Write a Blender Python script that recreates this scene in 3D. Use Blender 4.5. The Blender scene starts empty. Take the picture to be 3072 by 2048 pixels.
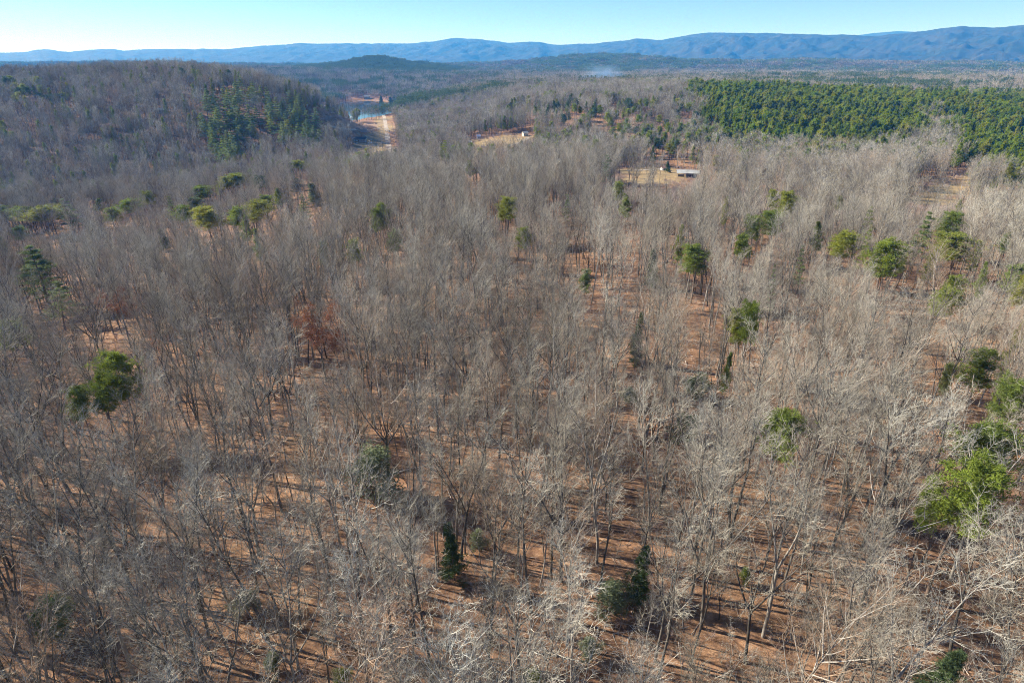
import bpy, math, random
import numpy as np
from mathutils import Vector

R_ = math.radians
rng = np.random.default_rng(11)
scene = bpy.context.scene
col = scene.collection

# ------------------------------------------------------------------ camera, sky, sun, exposure
F_PX, PITCH, CAM_Z = 1877.0, R_(24.2), 72.0
cam_data = bpy.data.cameras.new("camera")
cam_data.sensor_fit = 'HORIZONTAL'
cam_data.sensor_width = 36.0
cam_data.lens = 36.0 * F_PX / 3072.0
cam_data.clip_start = 0.5
cam_data.clip_end = 60000.0
cam = bpy.data.objects.new("camera", cam_data)
col.objects.link(cam)
cam.location = (0, 0, CAM_Z)
cam.rotation_euler = (math.pi / 2 - PITCH, 0, 0)
scene.camera = cam

SUN_EL, SUN_AZ = R_(31.0), R_(-74.0)            # azimuth measured from +Y towards +X
world = bpy.data.worlds.new("World")
scene.world = world
world.use_nodes = True
wn = world.node_tree
wn.nodes.clear()
sky = wn.nodes.new("ShaderNodeTexSky")
sky.sky_type = 'NISHITA'
sky.sun_disc = False
sky.sun_elevation = SUN_EL
sky.sun_rotation = SUN_AZ
sky.altitude = 0
sky.air_density = 0.8
sky.dust_density = 0.0
sky.ozone_density = 7.0
bg = wn.nodes.new("ShaderNodeBackground")
bg.inputs['Strength'].default_value = 0.061
wo = wn.nodes.new("ShaderNodeOutputWorld")
wn.links.new(sky.outputs[0], bg.inputs[0])
wn.links.new(bg.outputs[0], wo.inputs[0])

sun_data = bpy.data.lights.new("sun", 'SUN')
sun_data.energy = 5.0
sun_data.angle = R_(0.5)
sun_data.color = (1.0, 0.94, 0.85)
sun = bpy.data.objects.new("sun", sun_data)
col.objects.link(sun)
sdir = Vector((math.sin(SUN_AZ) * math.cos(SUN_EL), math.cos(SUN_AZ) * math.cos(SUN_EL), math.sin(SUN_EL)))
sun.rotation_euler = sdir.to_track_quat('Z', 'Y').to_euler()
sun.location = (-200, 60, 300)

vs = scene.view_settings
vs.view_transform = 'Standard'
vs.look = 'None'
vs.exposure = 1.42
vs.gamma = 1.0
vs.use_curve_mapping = False
scene.cycles.max_bounces = 5
scene.cycles.diffuse_bounces = 2
scene.cycles.glossy_bounces = 2
scene.cycles.transmission_bounces = 2
scene.cycles.transparent_max_bounces = 4
scene.cycles.volume_bounces = 0
scene.cycles.use_denoising = True
scene.cycles.pixel_filter_type = 'BLACKMAN_HARRIS'
scene.cycles.filter_width = 1.0
scene.cycles.denoiser = 'OPENIMAGEDENOISE'
scene.cycles.denoising_prefilter = 'NONE'
scene.cycles.denoising_input_passes = 'RGB_ALBEDO_NORMAL'
scene.cycles.caustics_reflective = False
scene.cycles.caustics_refractive = False
HAZE_DENSITY = 9.0e-5
HAZE_COLOR = (0.05, 0.33, 1.0, 1)

# ------------------------------------------------------------------ picture geometry
CP, SP = math.cos(PITCH), math.sin(PITCH)


def ray(px, py):
    a, b = (px - 1536) / F_PX, (1024 - py) / F_PX
    return np.array([a, CP + b * SP, b * CP - SP])


def flat_hit(px, py, z):
    d = ray(px, py)
    t = (z - CAM_Z) / d[2]
    return d[0] * t, d[1] * t


def project(X, Y, Z):
    dz = Z - CAM_Z
    zc = Y * CP - dz * SP
    zc = np.where(zc < 1, 1, zc)
    return 1536 + F_PX * X / zc, 1024 - F_PX * (Y * SP + dz * CP) / zc, zc


# ------------------------------------------------------------------ terrain
LAKE_Z = -35.0
LAKE_PX = [(830, 378), (985, 378), (1040, 366), (1100, 354), (1150, 347), (1190, 338), (1200, 322), (1190, 309),
           (1130, 302), (1060, 302), (1020, 311), (985, 318), (925, 325), (840, 334)]
LAKE = np.array([flat_hit(px, py, LAKE_Z) for px, py in LAKE_PX])


def poly_sd(X, Y, P):
    """signed distance to polygon P, negative inside"""
    X, Y = np.asarray(X, float), np.asarray(Y, float)
    d2 = np.full(X.shape, 1e18)
    ins = np.zeros(X.shape, bool)
    n = len(P)
    for i in range(n):
        ax, ay = P[i]
        bx, by = P[(i + 1) % n]
        ex, ey = bx - ax, by - ay
        L = ex * ex + ey * ey + 1e-9
        t = np.clip(((X - ax) * ex + (Y - ay) * ey) / L, 0, 1)
        d2 = np.minimum(d2, (X - ax - t * ex) ** 2 + (Y - ay - t * ey) ** 2)
        c = (ay > Y) != (by > Y)
        with np.errstate(divide='ignore', invalid='ignore'):
            xi = ax + (Y - ay) / (by - ay if by != ay else 1e-9) * ex
        ins ^= c & (X < xi)
    d = np.sqrt(d2)
    return np.where(ins, -d, d)


CTRL = np.array([
    (0, 40, 0), (-60, 60, -1), (60, 60, 0), (0, 110, 1), (-80, 120, -2), (90, 120, 1), (0, 200, 1), (-100, 200, -5), (120, 200, 0),
    (-200, 220, -14), (210, 220, -2), (0, 320, 0), (-140, 330, -14), (-260, 330, -25), (140, 330, -4), (280, 330, -9),
    (-20, 450, -7), (-160, 470, -22), (-345, 530, -33), (-250, 450, -29), (-480, 520, -30), (80, 450, -9), (180, 480, -16), (290, 430, -15), (400, 420, -14), (520, 420, -12),
    (-130, 600, -24), (-30, 600, -18), (60, 600, -18), (165, 592, -19), (300, 560, -17), (450, 560, -15), (700, 560, -14),
    (-150, 760, -22), (-50, 770, -18), (100, 700, -18), (-160, 900, -26), (-170, 1100, -30), (-40, 950, -8), (100, 850, 4), (60, 1050, 8), (200, 820, 0), (200, 640, -19),
    (360, 640, -19), (560, 640, -17), (420, 780, -6), (620, 780, -4), (380, 900, 6), (600, 900, 2), (420, 1060, 15), (650, 1060, 8), (800, 900, 4), (850, 1200, 4),
    (-413, 860, 46), (-600, 850, 40), (-800, 850, 36), (-520, 700, 8), (-420, 640, -12), (-330, 700, 4), (-267, 850, 24), (-235, 740, -10), (-200, 800, -20), (-340, 780, 26),
    (-650, 680, 5), (-600, 600, -20), (-300, 620, -27), (-420, 1050, 30), (-700, 1100, 24), (-280, 1050, -18), (-560, 1300, -10), (-900, 1500, 4), (-800, 600, -10),
    (-250, 1250, -33), (-430, 1450, -35), (-420, 1800, -36), (-700, 1800, -30), (-500, 2050, -22), (-350, 2100, -16), (-750, 2150, -12), (-250, 1500, -24), (-280, 1900, -26),
    (-100, 1400, 2), (-50, 2000, 2), (300, 1500, 14), (300, 2200, 6), (900, 2000, 12), (1200, 1300, 14), (1300, 700, 4), (1500, 2200, 8), (-1200, 2200, 4), (-1300, 1000, 10),
    (0, 2800, 4), (-900, 2800, 2), (900, 2800, 6), (2000, 2800, 6), (-2000, 2600, 4), (-2000, 1000, 4), (2000, 1000, 6),
    (0, -300, -4), (-600, -100, -14), (600, -100, -6), (-600, 200, -22), (600, 200, -10), (-1500, -400, 0), (1500, -400, 0), (0, -1200, 0)], float)


def _phi(r2):
    return 0.5 * r2 * np.log(r2 + 1.0)


_n = len(CTRL)
_A = np.zeros((_n + 3, _n + 3))
_S = 1e-3
_cx, _cy = CTRL[:, 0] * _S, CTRL[:, 1] * _S
_A[:_n, :_n] = _phi(((_cx[:, None] - _cx) ** 2 + (_cy[:, None] - _cy) ** 2) * 1e4) + np.eye(_n) * 3.0
_A[:_n, _n:] = np.stack([np.ones(_n), _cx, _cy], 1)
_A[_n:, :_n] = _A[:_n, _n:].T
_W = np.linalg.solve(_A, np.concatenate([CTRL[:, 2], np.zeros(3)]))
_wr = np.random.default_rng(5)
_WAVES = [(_wr.uniform(0, 2 * math.pi), lam, _wr.uniform(0, 6.28), _wr.uniform(0, 6.28)) for lam in (35, 48, 62, 85, 120, 160, 230, 320, 450, 640, 900, 1300, 1900)]


def fbm(X, Y, k):
    out = 0.0
    for i, (a, lam, p, q) in enumerate(_WAVES):
        lam = lam * k
        out = out + np.sin((X * math.cos(a) + Y * math.sin(a)) * 6.283 / lam + p + 0.9 * np.sin((Y * math.cos(a) - X * math.sin(a)) * 6.283 / (lam * 1.7) + q))
    return out / 3.6


def smooth(a, b, x):
    t = np.clip((x - a) / (b - a), 0, 1)
    return t * t * (3 - 2 * t)


HILLS = []                                       # filled from picture columns: (x, y, height, sigma_x, sigma_y)
for px, Y, hh, sx, sy in ((1130, 3300, 30, 75, 320), (1050, 3300, 33, 200, 320), (1250, 3250, 28, 150, 300), (1840, 4200, 44, 260, 350),
                          (1640, 4600, 40, 500, 400), (2250, 4300, 36, 600, 400), (2800, 4300, 34, 800, 500), (300, 4600, 34, 1200, 500), (560, 2400, 34, 300, 300)):
    HILLS.append(((px - 1536) / F_PX * Y / 1.085, Y, hh, sx, sy))


def height(X, Y):
    X, Y = np.asarray(X, float), np.asarray(Y, float)
    sh = X.shape
    x, y = X.ravel() * _S, Y.ravel() * _S
    out = np.empty(len(x))
    for s in range(0, len(x), 20000):
        a, b = x[s:s + 20000], y[s:s + 20000]
        ac, bc = np.clip(a, -2.6, 2.6), np.clip(b, -1.5, 3.0)
        r2 = ((ac[:, None] - _cx) ** 2 + (bc[:, None] - _cy) ** 2) * 1e4
        out[s:s + 20000] = _phi(r2) @ _W[:_n] + _W[_n] + _W[_n + 1] * ac + _W[_n + 2] * bc
    z = np.clip(out.reshape(sh), -36, 70)
    r = np.hypot(X, Y)
    far = smooth(2000, 2900, r)
    z = z * (1 - far) + 6 * far
    z = z + fbm(X, Y, 1.0) * (0.8 + 2.5 * smooth(500, 2500, r) + 5 * smooth(2500, 4500, r))
    for hx, hy, hh, sx, sy in HILLS:
        z = z + hh * np.exp(-((X - hx) / sx) ** 2 * 0.5 - ((Y - hy) / sy) ** 2 * 0.5)
    near_lake = (Y > 1000) & (Y < 2300) & (X < 0) & (X > -1300)
    if near_lake.any():
        sd = np.where(near_lake, 1e3, 1e6)
        sd[near_lake] = poly_sd(X[near_lake], Y[near_lake], LAKE)
        shore = np.maximum(z, LAKE_Z + 1.2 + np.clip(sd, 0, 60) * 0.03)
        k = smooth(0, 45, sd)
        z = np.where(sd < 200, (LAKE_Z + 0.6) * (1 - k) + shore * k, z)
        z = np.where(sd < 0, LAKE_Z - 0.4 - 2.5 * smooth(0, 25, -sd), z)
    return z


_TS = np.geomspace(30, 14000, 1500)


def ground_hit(px, py, extra=0.0):
    """ground point whose point EXTRA metres above it is seen at this pixel"""
    d = ray(px, py)
    d = d / math.hypot(d[0], d[1])
    X, Y, Z = d[0] * _TS, d[1] * _TS, CAM_Z + d[2] * _TS
    g = Z - (height(X, Y) + extra)
    k = np.argmax(g < 0)
    if g[k] >= 0 or k == 0:
        k = len(_TS) - 1
    t = _TS[k - 1] + (_TS[k] - _TS[k - 1]) * g[k - 1] / max(g[k - 1] - g[k], 1e-6)
    X, Y = d[0] * t, d[1] * t
    return float(X), float(Y), float(height(np.array([X]), np.array([Y]))[0])


def px_poly(pts):
    return np.array([ground_hit(px, py)[:2] for px, py in pts])


# open land (grass, yards, bare clay) and the low thicket, as picture outlines dropped on the terrain
FIELDS = {
    'yard_field': px_poly([(1040, 460), (1186, 464), (1180, 420), (1174, 380), (1168, 352), (1125, 354), (1110, 392), (1066, 402), (1052, 430)]),
    'clay_field': px_poly([(968, 382), (975, 392), (1040, 396), (1110, 394), (1130, 372), (1090, 366), (1010, 371)]),
    'homestead': px_poly([(1390, 444), (1500, 446), (1560, 440), (1585, 416), (1545, 406), (1480, 410), (1420, 418)]),
    'barn_field': px_poly([(1830, 514), (1850, 545), (1960, 560), (2060, 548), (2092, 530), (2085, 514), (1990, 502), (1890, 504)]),
    'right_field': px_poly([(2660, 606), (2760, 628), (2880, 612), (2905, 570), (2965, 560), (2990, 515), (2900, 512), (2850, 545), (2760, 560)]),
    'valley_verge': px_poly([(225, 592), (250, 612), (370, 604), (400, 586)]),
}
BRUSH = px_poly([(1760, 560), (1830, 580), (2000, 590), (2130, 565), (2300, 590), (2640, 615), (2860, 640), (3000, 600), (3200, 560), (3250, 660),
                 (3000, 700), (2750, 665), (2500, 660), (2200, 640), (1950, 640), (1780, 605)])
# what must stay in sight over the crowns in front (picture outlines); trees whose crowns stand before these are left out
SIGHT = [np.array(p, float) for p in (
    [(945, 378), (985, 372), (1050, 360), (1110, 350), (1180, 340), (1185, 300), (1060, 298), (1000, 306), (940, 318)],
    [(972, 392), (1100, 400), (1120, 352), (1180, 342), (1192, 352), (1196, 380), (1208, 440), (1060, 458), (1045, 452), (1070, 402), (1040, 398)],
    [(1395, 438), (1545, 440), (1590, 420), (1565, 400), (1420, 402)],
    [(1840, 512), (1870, 540), (2000, 552), (2090, 540), (2095, 492), (2000, 480), (1980, 496)],
    [(2720, 598), (2760, 614), (2850, 600), (2890, 560), (2950, 556), (2965, 530), (2900, 528), (2750, 570)],
    [(950, 256), (985, 256), (985, 275), (950, 275)],
    [(1080, 276), (1180, 266), (1180, 298), (1080, 298)],
    [(1215, 272), (1235, 272), (1235, 290), (1215, 290)],
    [(468, 322), (505, 322), (505, 340), (468, 340)],
    [(240, 588), (380, 584), (380, 604), (240, 606)],
)]


SIGHT_FAR = (1900, 1250, 830, 560, 500, 2060, 2000, 1960, 735, 520)      # only what stands nearer than the place can hide it
STRICT_FAR = (548, 1330, 800, 1950)
SIGHT_STRICT = [np.array(p, float) for p in (
    [(1985, 486), (2096, 490), (2096, 538), (1985, 530)],
    [(1150, 348), (1172, 348), (1178, 450), (1150, 450)],
    [(1424, 404), (1450, 404), (1450, 430), (1400, 436)],
    [(1086, 284), (1152, 284), (1152, 300), (1086, 300)],
)]


def in_poly(X, Y, P):
    ins = np.zeros(np.shape(X), bool)
    n = len(P)
    for i in range(n):
        ax, ay = P[i]
        bx, by = P[(i + 1) % n]
        c = (ay > Y) != (by > Y)
        ins ^= c & (X < ax + (Y - ay) / ((by - ay) or 1e-9) * (bx - ax))
    return ins


# ------------------------------------------------------------------ materials
def new_mat(name):
    m = bpy.data.materials.new(name)
    m.use_nodes = True
    nt = m.node_tree
    b = nt.nodes['Principled BSDF']
    b.inputs['Roughness'].default_value = 0.9
    b.inputs['Specular IOR Level'].default_value = 0.15
    return m, nt, b


def N(nt, kind, **kw):
    n = nt.nodes.new("ShaderNode" + kind)
    for k, v in kw.items():
        setattr(n, k, v)
    return n


def ramp(nt, fac, stops):
    r = N(nt, "ValToRGB")
    e = r.color_ramp.elements
    while len(e) > 1:
        e.remove(e[0])
    e[0].position, e[0].color = stops[0][0], (*stops[0][1], 1)
    for p, c in stops[1:]:
        x = e.new(p)
        x.color = (*c, 1)
    nt.links.new(fac, r.inputs[0])
    return r.outputs[0]


def noise(nt, scale, detail=3, rough=0.55, coord='Object', vec=None):
    t = N(nt, "TexNoise")
    t.inputs['Scale'].default_value = scale
    t.inputs['Detail'].default_value = detail
    t.inputs['Roughness'].default_value = rough
    if vec is None:
        tc = N(nt, "TexCoord")
        vec = tc.outputs[coord]
    nt.links.new(vec, t.inputs['Vector'])
    return t.outputs[0]


def mixc(nt, fac, a, b, mode='MIX'):
    m = N(nt, "Mix", data_type='RGBA', blend_type=mode)
    for s, v in ((m.inputs[0], fac), (m.inputs[6], a), (m.inputs[7], b)):
        if hasattr(v, 'is_linked'):
            nt.links.new(v, s)
        elif isinstance(v, tuple):
            s.default_value = (*v[:3], 1)
        else:
            s.default_value = v
    return m.outputs[2]


def plain(name, c, rough=0.8, var=0.25, scale=2.0, metal=0.0):
    m, nt, b = new_mat(name)
    b.inputs['Roughness'].default_value = rough
    b.inputs['Metallic'].default_value = metal
    n = noise(nt, scale, 4)
    lo = tuple(x * (1 - var) for x in c)
    hi = tuple(min(1, x * (1 + var)) for x in c)
    nt.links.new(ramp(nt, n, [(0.3, lo), (0.7, hi)]), b.inputs['Base Color'])
    return m


def tree_mat(name, stops, nscale, nvar, leaf=0.0, patchy=None):
    """colour picked by each tree's own random number, broken up by a little noise"""
    m, nt, b = new_mat(name)
    oi = N(nt, "ObjectInfo")
    c = ramp(nt, oi.outputs['Random'], stops)
    n = noise(nt, nscale, 2)
    k = ramp(nt, n, [(0.3, (1 - nvar,) * 3), (0.7, (1 + nvar,) * 3)])
    c = mixc(nt, 1.0, c, k, 'MULTIPLY')
    if patchy:
        geo = N(nt, "NewGeometry")
        pn = noise(nt, patchy, 3, .6, vec=geo.outputs['Position'])
        c = mixc(nt, 1.0, c, ramp(nt, pn, [(.33, (.74, .70, .66)), (.5, (1, .98, .95)), (.66, (1.16, 1.17, 1.17))]), 'MULTIPLY')
    nt.links.new(c, b.inputs['Base Color'])
    if leaf:
        tr = N(nt, "BsdfTranslucent")
        nt.links.new(c, tr.inputs[0])
        mx = N(nt, "MixShader")
        mx.inputs[0].default_value = leaf
        nt.links.new(b.outputs[0], mx.inputs[1])
        nt.links.new(tr.outputs[0], mx.inputs[2])
        out = nt.nodes['Material Output']
        nt.links.new(mx.outputs[0], out.inputs[0])
    return m


M_TRUNK = tree_mat("trunk_bark", [(0, (.07, .062, .054)), (.4, (.115, .103, .09)), (.75, (.20, .18, .155)), (1, (.36, .33, .29))], 1.7, .3)
M_TWIG = tree_mat("twig_bark", [(0, (.20, .18, .145)), (.2, (.29, .27, .225)), (.45, (.36, .34, .285)), (.7, (.40, .38, .325)), (.88, (.45, .435, .38)), (.94, (.34, .26, .19)), (1, (.31, .22, .155))], .35, .18, 0, .045)
M_FAR = tree_mat("far_canopy", [(0, (.13, .12, .105)), (1, (.20, .185, .16))], .05, .2)  # darker than the twigs, standing in for shade the far puffs lack
M_BRUSH = tree_mat("brush_bark", [(0, (.33, .24, .205)), (.5, (.39, .30, .255)), (1, (.44, .37, .315))], .3, .2)
M_DEAD = tree_mat("weathered_wood", [(0, (.33, .29, .25)), (1, (.47, .43, .38))], 1.2, .25)
M_PTRUNK = tree_mat("pine_bark", [(0, (.15, .105, .08)), (1, (.22, .165, .13))], 2.0, .3)
M_NEEDLE = tree_mat("pine_needles", [(0, (.26, .285, .05)), (.4, (.21, .265, .055)), (.75, (.175, .23, .055)), (1, (.29, .30, .055))], .45, .3, .42)
M_BRIGHT = tree_mat("vivid_pine_needles", [(0, (.165, .22, .035)), (1, (.19, .235, .04))], .45, .3, .4)  # the foliage's own green, for picked pines and shrubs
M_PLANT = tree_mat("plantation_needles", [(0, (.14, .215, .022)), (.4, (.205, .275, .028)), (.8, (.255, .30, .03)), (1, (.30, .305, .045))], .4, .25, .42, .03)
M_WHITE = tree_mat("white_pine_needles", [(0, (.17, .225, .085)), (.6, (.20, .25, .10)), (1, (.25, .28, .09))], .45, .3, .4)
M_DARK = tree_mat("hemlock_needles", [(0, (.075, .12, .05)), (1, (.11, .16, .065))], .6, .3, .3)
M_PALE = tree_mat("pale_evergreen_leaves", [(0, (.19, .23, .13)), (1, (.24, .27, .15))], .6, .25, .35)
M_LAUREL = tree_mat("laurel_leaves", [(0, (.12, .18, .08)), (1, (.17, .23, .11))], .8, .3, .3)
M_COPPER = tree_mat("dead_copper_leaves", [(0, (.27, .115, .06)), (1, (.33, .15, .08))], .5, .25, .25)


# ------------------------------------------------------------------ helpers for objects
def tag(o, label=None, cat=None, group=None, kind=None):
    for k, v in (('label', label), ('category', cat), ('group', group), ('kind', kind)):
        if v:
            o[k] = v
    return o


def empty(name, loc, rz=0.0, sc=1.0):
    o = bpy.data.objects.new(name, None)
    o.empty_display_size = 0.5
    o.location = loc
    o.rotation_euler = (0, 0, rz)
    o.scale = (sc, sc, sc)
    col.objects.link(o)
    return o


def mesh_np(name, V, faces, mats, midx=None, smoothed=False):
    """faces: list of (n,3) / (n,4) int arrays"""
    me = bpy.data.meshes.new(name)
    V = np.asarray(V, np.float32)
    faces = [f for f in faces if len(f)]
    nl = sum(f.size for f in faces)
    nf = sum(len(f) for f in faces)
    me.vertices.add(len(V))
    me.vertices.foreach_set('co', V.ravel())
    if nf:
        me.loops.add(nl)
        me.polygons.add(nf)
        me.loops.foreach_set('vertex_index', np.concatenate([f.ravel() for f in faces]).astype(np.int32))
        tot = np.concatenate([np.full(len(f), f.shape[1]) for f in faces])
        start = np.concatenate([[0], np.cumsum(tot)[:-1]])
        me.polygons.foreach_set('loop_start', start.astype(np.int32))
        if midx is not None:
            me.polygons.foreach_set('material_index', np.asarray(midx, np.int32))
        me.polygons.foreach_set('use_smooth', np.full(nf, smoothed))
    for m in mats:
        me.materials.append(m)
    me.update()
    return me


def put(name, me, parent=None):
    o = bpy.data.objects.new(name, me)
    col.objects.link(o)
    o.parent = parent
    return o


class Geo:
    """collects triangles and quads with material slots"""
    def __init__(self):
        self.V, self.T, self.Q, self.tm, self.qm, self.n = [], [], [], [], [], 0

    def add(self, V, T=None, Q=None, m=0):
        V = np.asarray(V, float).reshape(-1, 3)
        if T is not None and len(T):
            self.T.append(np.asarray(T) + self.n)
            self.tm.append(np.full(len(T), m))
        if Q is not None and len(Q):
            self.Q.append(np.asarray(Q) + self.n)
            self.qm.append(np.full(len(Q), m))
        self.V.append(V)
        self.n += len(V)

    def arrays(self):
        V = np.concatenate(self.V)
        T = np.concatenate(self.T) if self.T else np.zeros((0, 3), int)
        Q = np.concatenate(self.Q) if self.Q else np.zeros((0, 4), int)
        mi = np.concatenate([np.concatenate(self.tm) if self.tm else np.zeros(0), np.concatenate(self.qm) if self.qm else np.zeros(0)])
        return V, T, Q, mi

    def mesh(self, name, mats, smoothed=False):
        V, T, Q, mi = self.arrays()
        return mesh_np(name, V, [T, Q], mats, mi, smoothed)

    def merge(self, other, sc=1.0, rz=0.0, off=(0, 0, 0), mmap=None):
        V, T, Q, mi = other.arrays()
        c, s = math.cos(rz) * sc, math.sin(rz) * sc
        W = np.stack([V[:, 0] * c - V[:, 1] * s, V[:, 0] * s + V[:, 1] * c, V[:, 2] * sc], 1) + np.asarray(off)
        mi = mi.astype(int)
        if mmap is not None:
            mi = np.asarray(mmap)[mi]
        nt_ = len(T)
        if len(T):
            self.T.append(T + self.n)
            self.tm.append(mi[:nt_])
        if len(Q):
            self.Q.append(Q + self.n)
            self.qm.append(mi[nt_:])
        self.V.append(W)
        self.n += len(W)

    def box(self, cx, cy, cz, sx, sy, sz, m=0):
        x, y, z = sx / 2, sy / 2, sz / 2
        V = [(cx + a * x, cy + b * y, cz + c * z) for a in (-1, 1) for b in (-1, 1) for c in (-1, 1)]
        self.add(V, Q=[(0, 1, 3, 2), (4, 6, 7, 5), (0, 4, 5, 1), (2, 3, 7, 6), (0, 2, 6, 4), (1, 5, 7, 3)], m=m)
        return self

    def poly(self, V, m=0):
        V = np.asarray(V, float)
        self.add(V, T=[(0, i, i + 1) for i in range(1, len(V) - 1)], m=m)
        return self


def unit(v):
    return v / (np.linalg.norm(v, axis=-1, keepdims=True) + 1e-9)


def frame(T):
    ref = np.where(np.abs(T[..., 2:3]) > 0.9, np.array([1.0, 0, 0]), np.array([0, 0, 1.0]))
    u = unit(np.cross(T, ref))
    return u, np.cross(T, u)


def tubes(g, P, R, sides, m=0, tip=False):
    """P (N,n,3) polylines, R (N,n) radii"""
    P, R = np.asarray(P), np.asarray(R)
    Nn, n = P.shape[:2]
    if Nn == 0:
        return
    T = np.empty_like(P)
    T[:, 1:-1] = P[:, 2:] - P[:, :-2]
    T[:, 0] = P[:, 1] - P[:, 0]
    T[:, -1] = P[:, -1] - P[:, -2]
    T = unit(T)
    mean = unit(P[:, -1] - P[:, 0])
    u0, v0 = frame(mean)
    a = np.arange(sides) * 2 * math.pi / sides
    u = unit(u0[:, None] - T * np.sum(u0[:, None] * T, -1, keepdims=True))
    v = np.cross(T, u)
    ring = P[:, :, None] + R[:, :, None, None] * (np.cos(a)[:, None] * u[:, :, None] + np.sin(a)[:, None] * v[:, :, None])
    nr = n - 1 if tip else n
    ring = ring[:, :nr]
    base = np.arange(Nn)[:, None, None] * (nr * sides)
    j = np.arange(sides)
    jn = (j + 1) % sides
    V = ring.reshape(-1, 3)
    Q = np.zeros((0, 4), int)
    if nr > 1:
        k = np.arange(nr - 1)[:, None] * sides
        Q = np.stack([base + k + j, base + k + jn, base + k + sides + jn, base + k + sides + j], -1).reshape(-1, 4)
    if tip:
        V = np.concatenate([V, P[:, -1]])
        ti = Nn * nr * sides + np.arange(Nn)[:, None]
        b2 = np.arange(Nn)[:, None] * (nr * sides) + (nr - 1) * sides
        Tt = np.stack([b2 + j, b2 + jn, np.broadcast_to(ti, (Nn, sides))], -1).reshape(-1, 3)
        g.add(V, T=Tt, Q=Q, m=m)
    else:
        g.add(V, Q=Q, m=m)


def path(r, S, D, L, n, up, wob):
    """curved polylines from starts S along D"""
    P = np.empty((len(S), n + 1, 3))
    P[:, 0] = S
    d = D.copy()
    for i in range(n):
        P[:, i + 1] = P[:, i] + d * (L / n)[:, None]
        d = unit(d + np.array([0, 0, up]) / n + r.normal(0, wob, d.shape))
    return P


def along(P, t):
    n = P.shape[1] - 1
    x = np.clip(t * n, 0, n - 1e-6)
    i = x.astype(int)
    f = (x - i)[:, None]
    k = np.arange(len(P))
    return P[k, i] * (1 - f) + P[k, i + 1] * f, unit(P[k, i + 1] - P[k, i])


def sprout(r, P, L, k, t0, t1, a0, a1, lf, taper, n, up, wob):
    """k children on each polyline; returns polylines, lengths, parent index, t"""
    Nn = len(P)
    idx = np.repeat(np.arange(Nn), k)
    j = np.tile(np.arange(k), Nn)
    t = t0 + (t1 - t0) * (j + r.random(len(j))) / k
    S, T = along(P[idx], t)
    u, v = frame(T)
    ph = j * 2.4 + r.random(Nn)[idx] * 6.28 + r.normal(0, .4, len(j))
    a = r.uniform(a0, a1, len(j))
    D = unit(np.cos(a)[:, None] * T + np.sin(a)[:, None] * (np.cos(ph)[:, None] * u + np.sin(ph)[:, None] * v))
    Lc = L[idx] * lf * (1 - taper * t) * r.uniform(.65, 1.3, len(j))
    return path(r, S, D, Lc, n, up, wob), Lc, idx, t


def radii(r0, r1, n):
    s = np.linspace(0, 1, n)
    return r0[:, None] * (1 - s) + r1[:, None] * s


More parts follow.
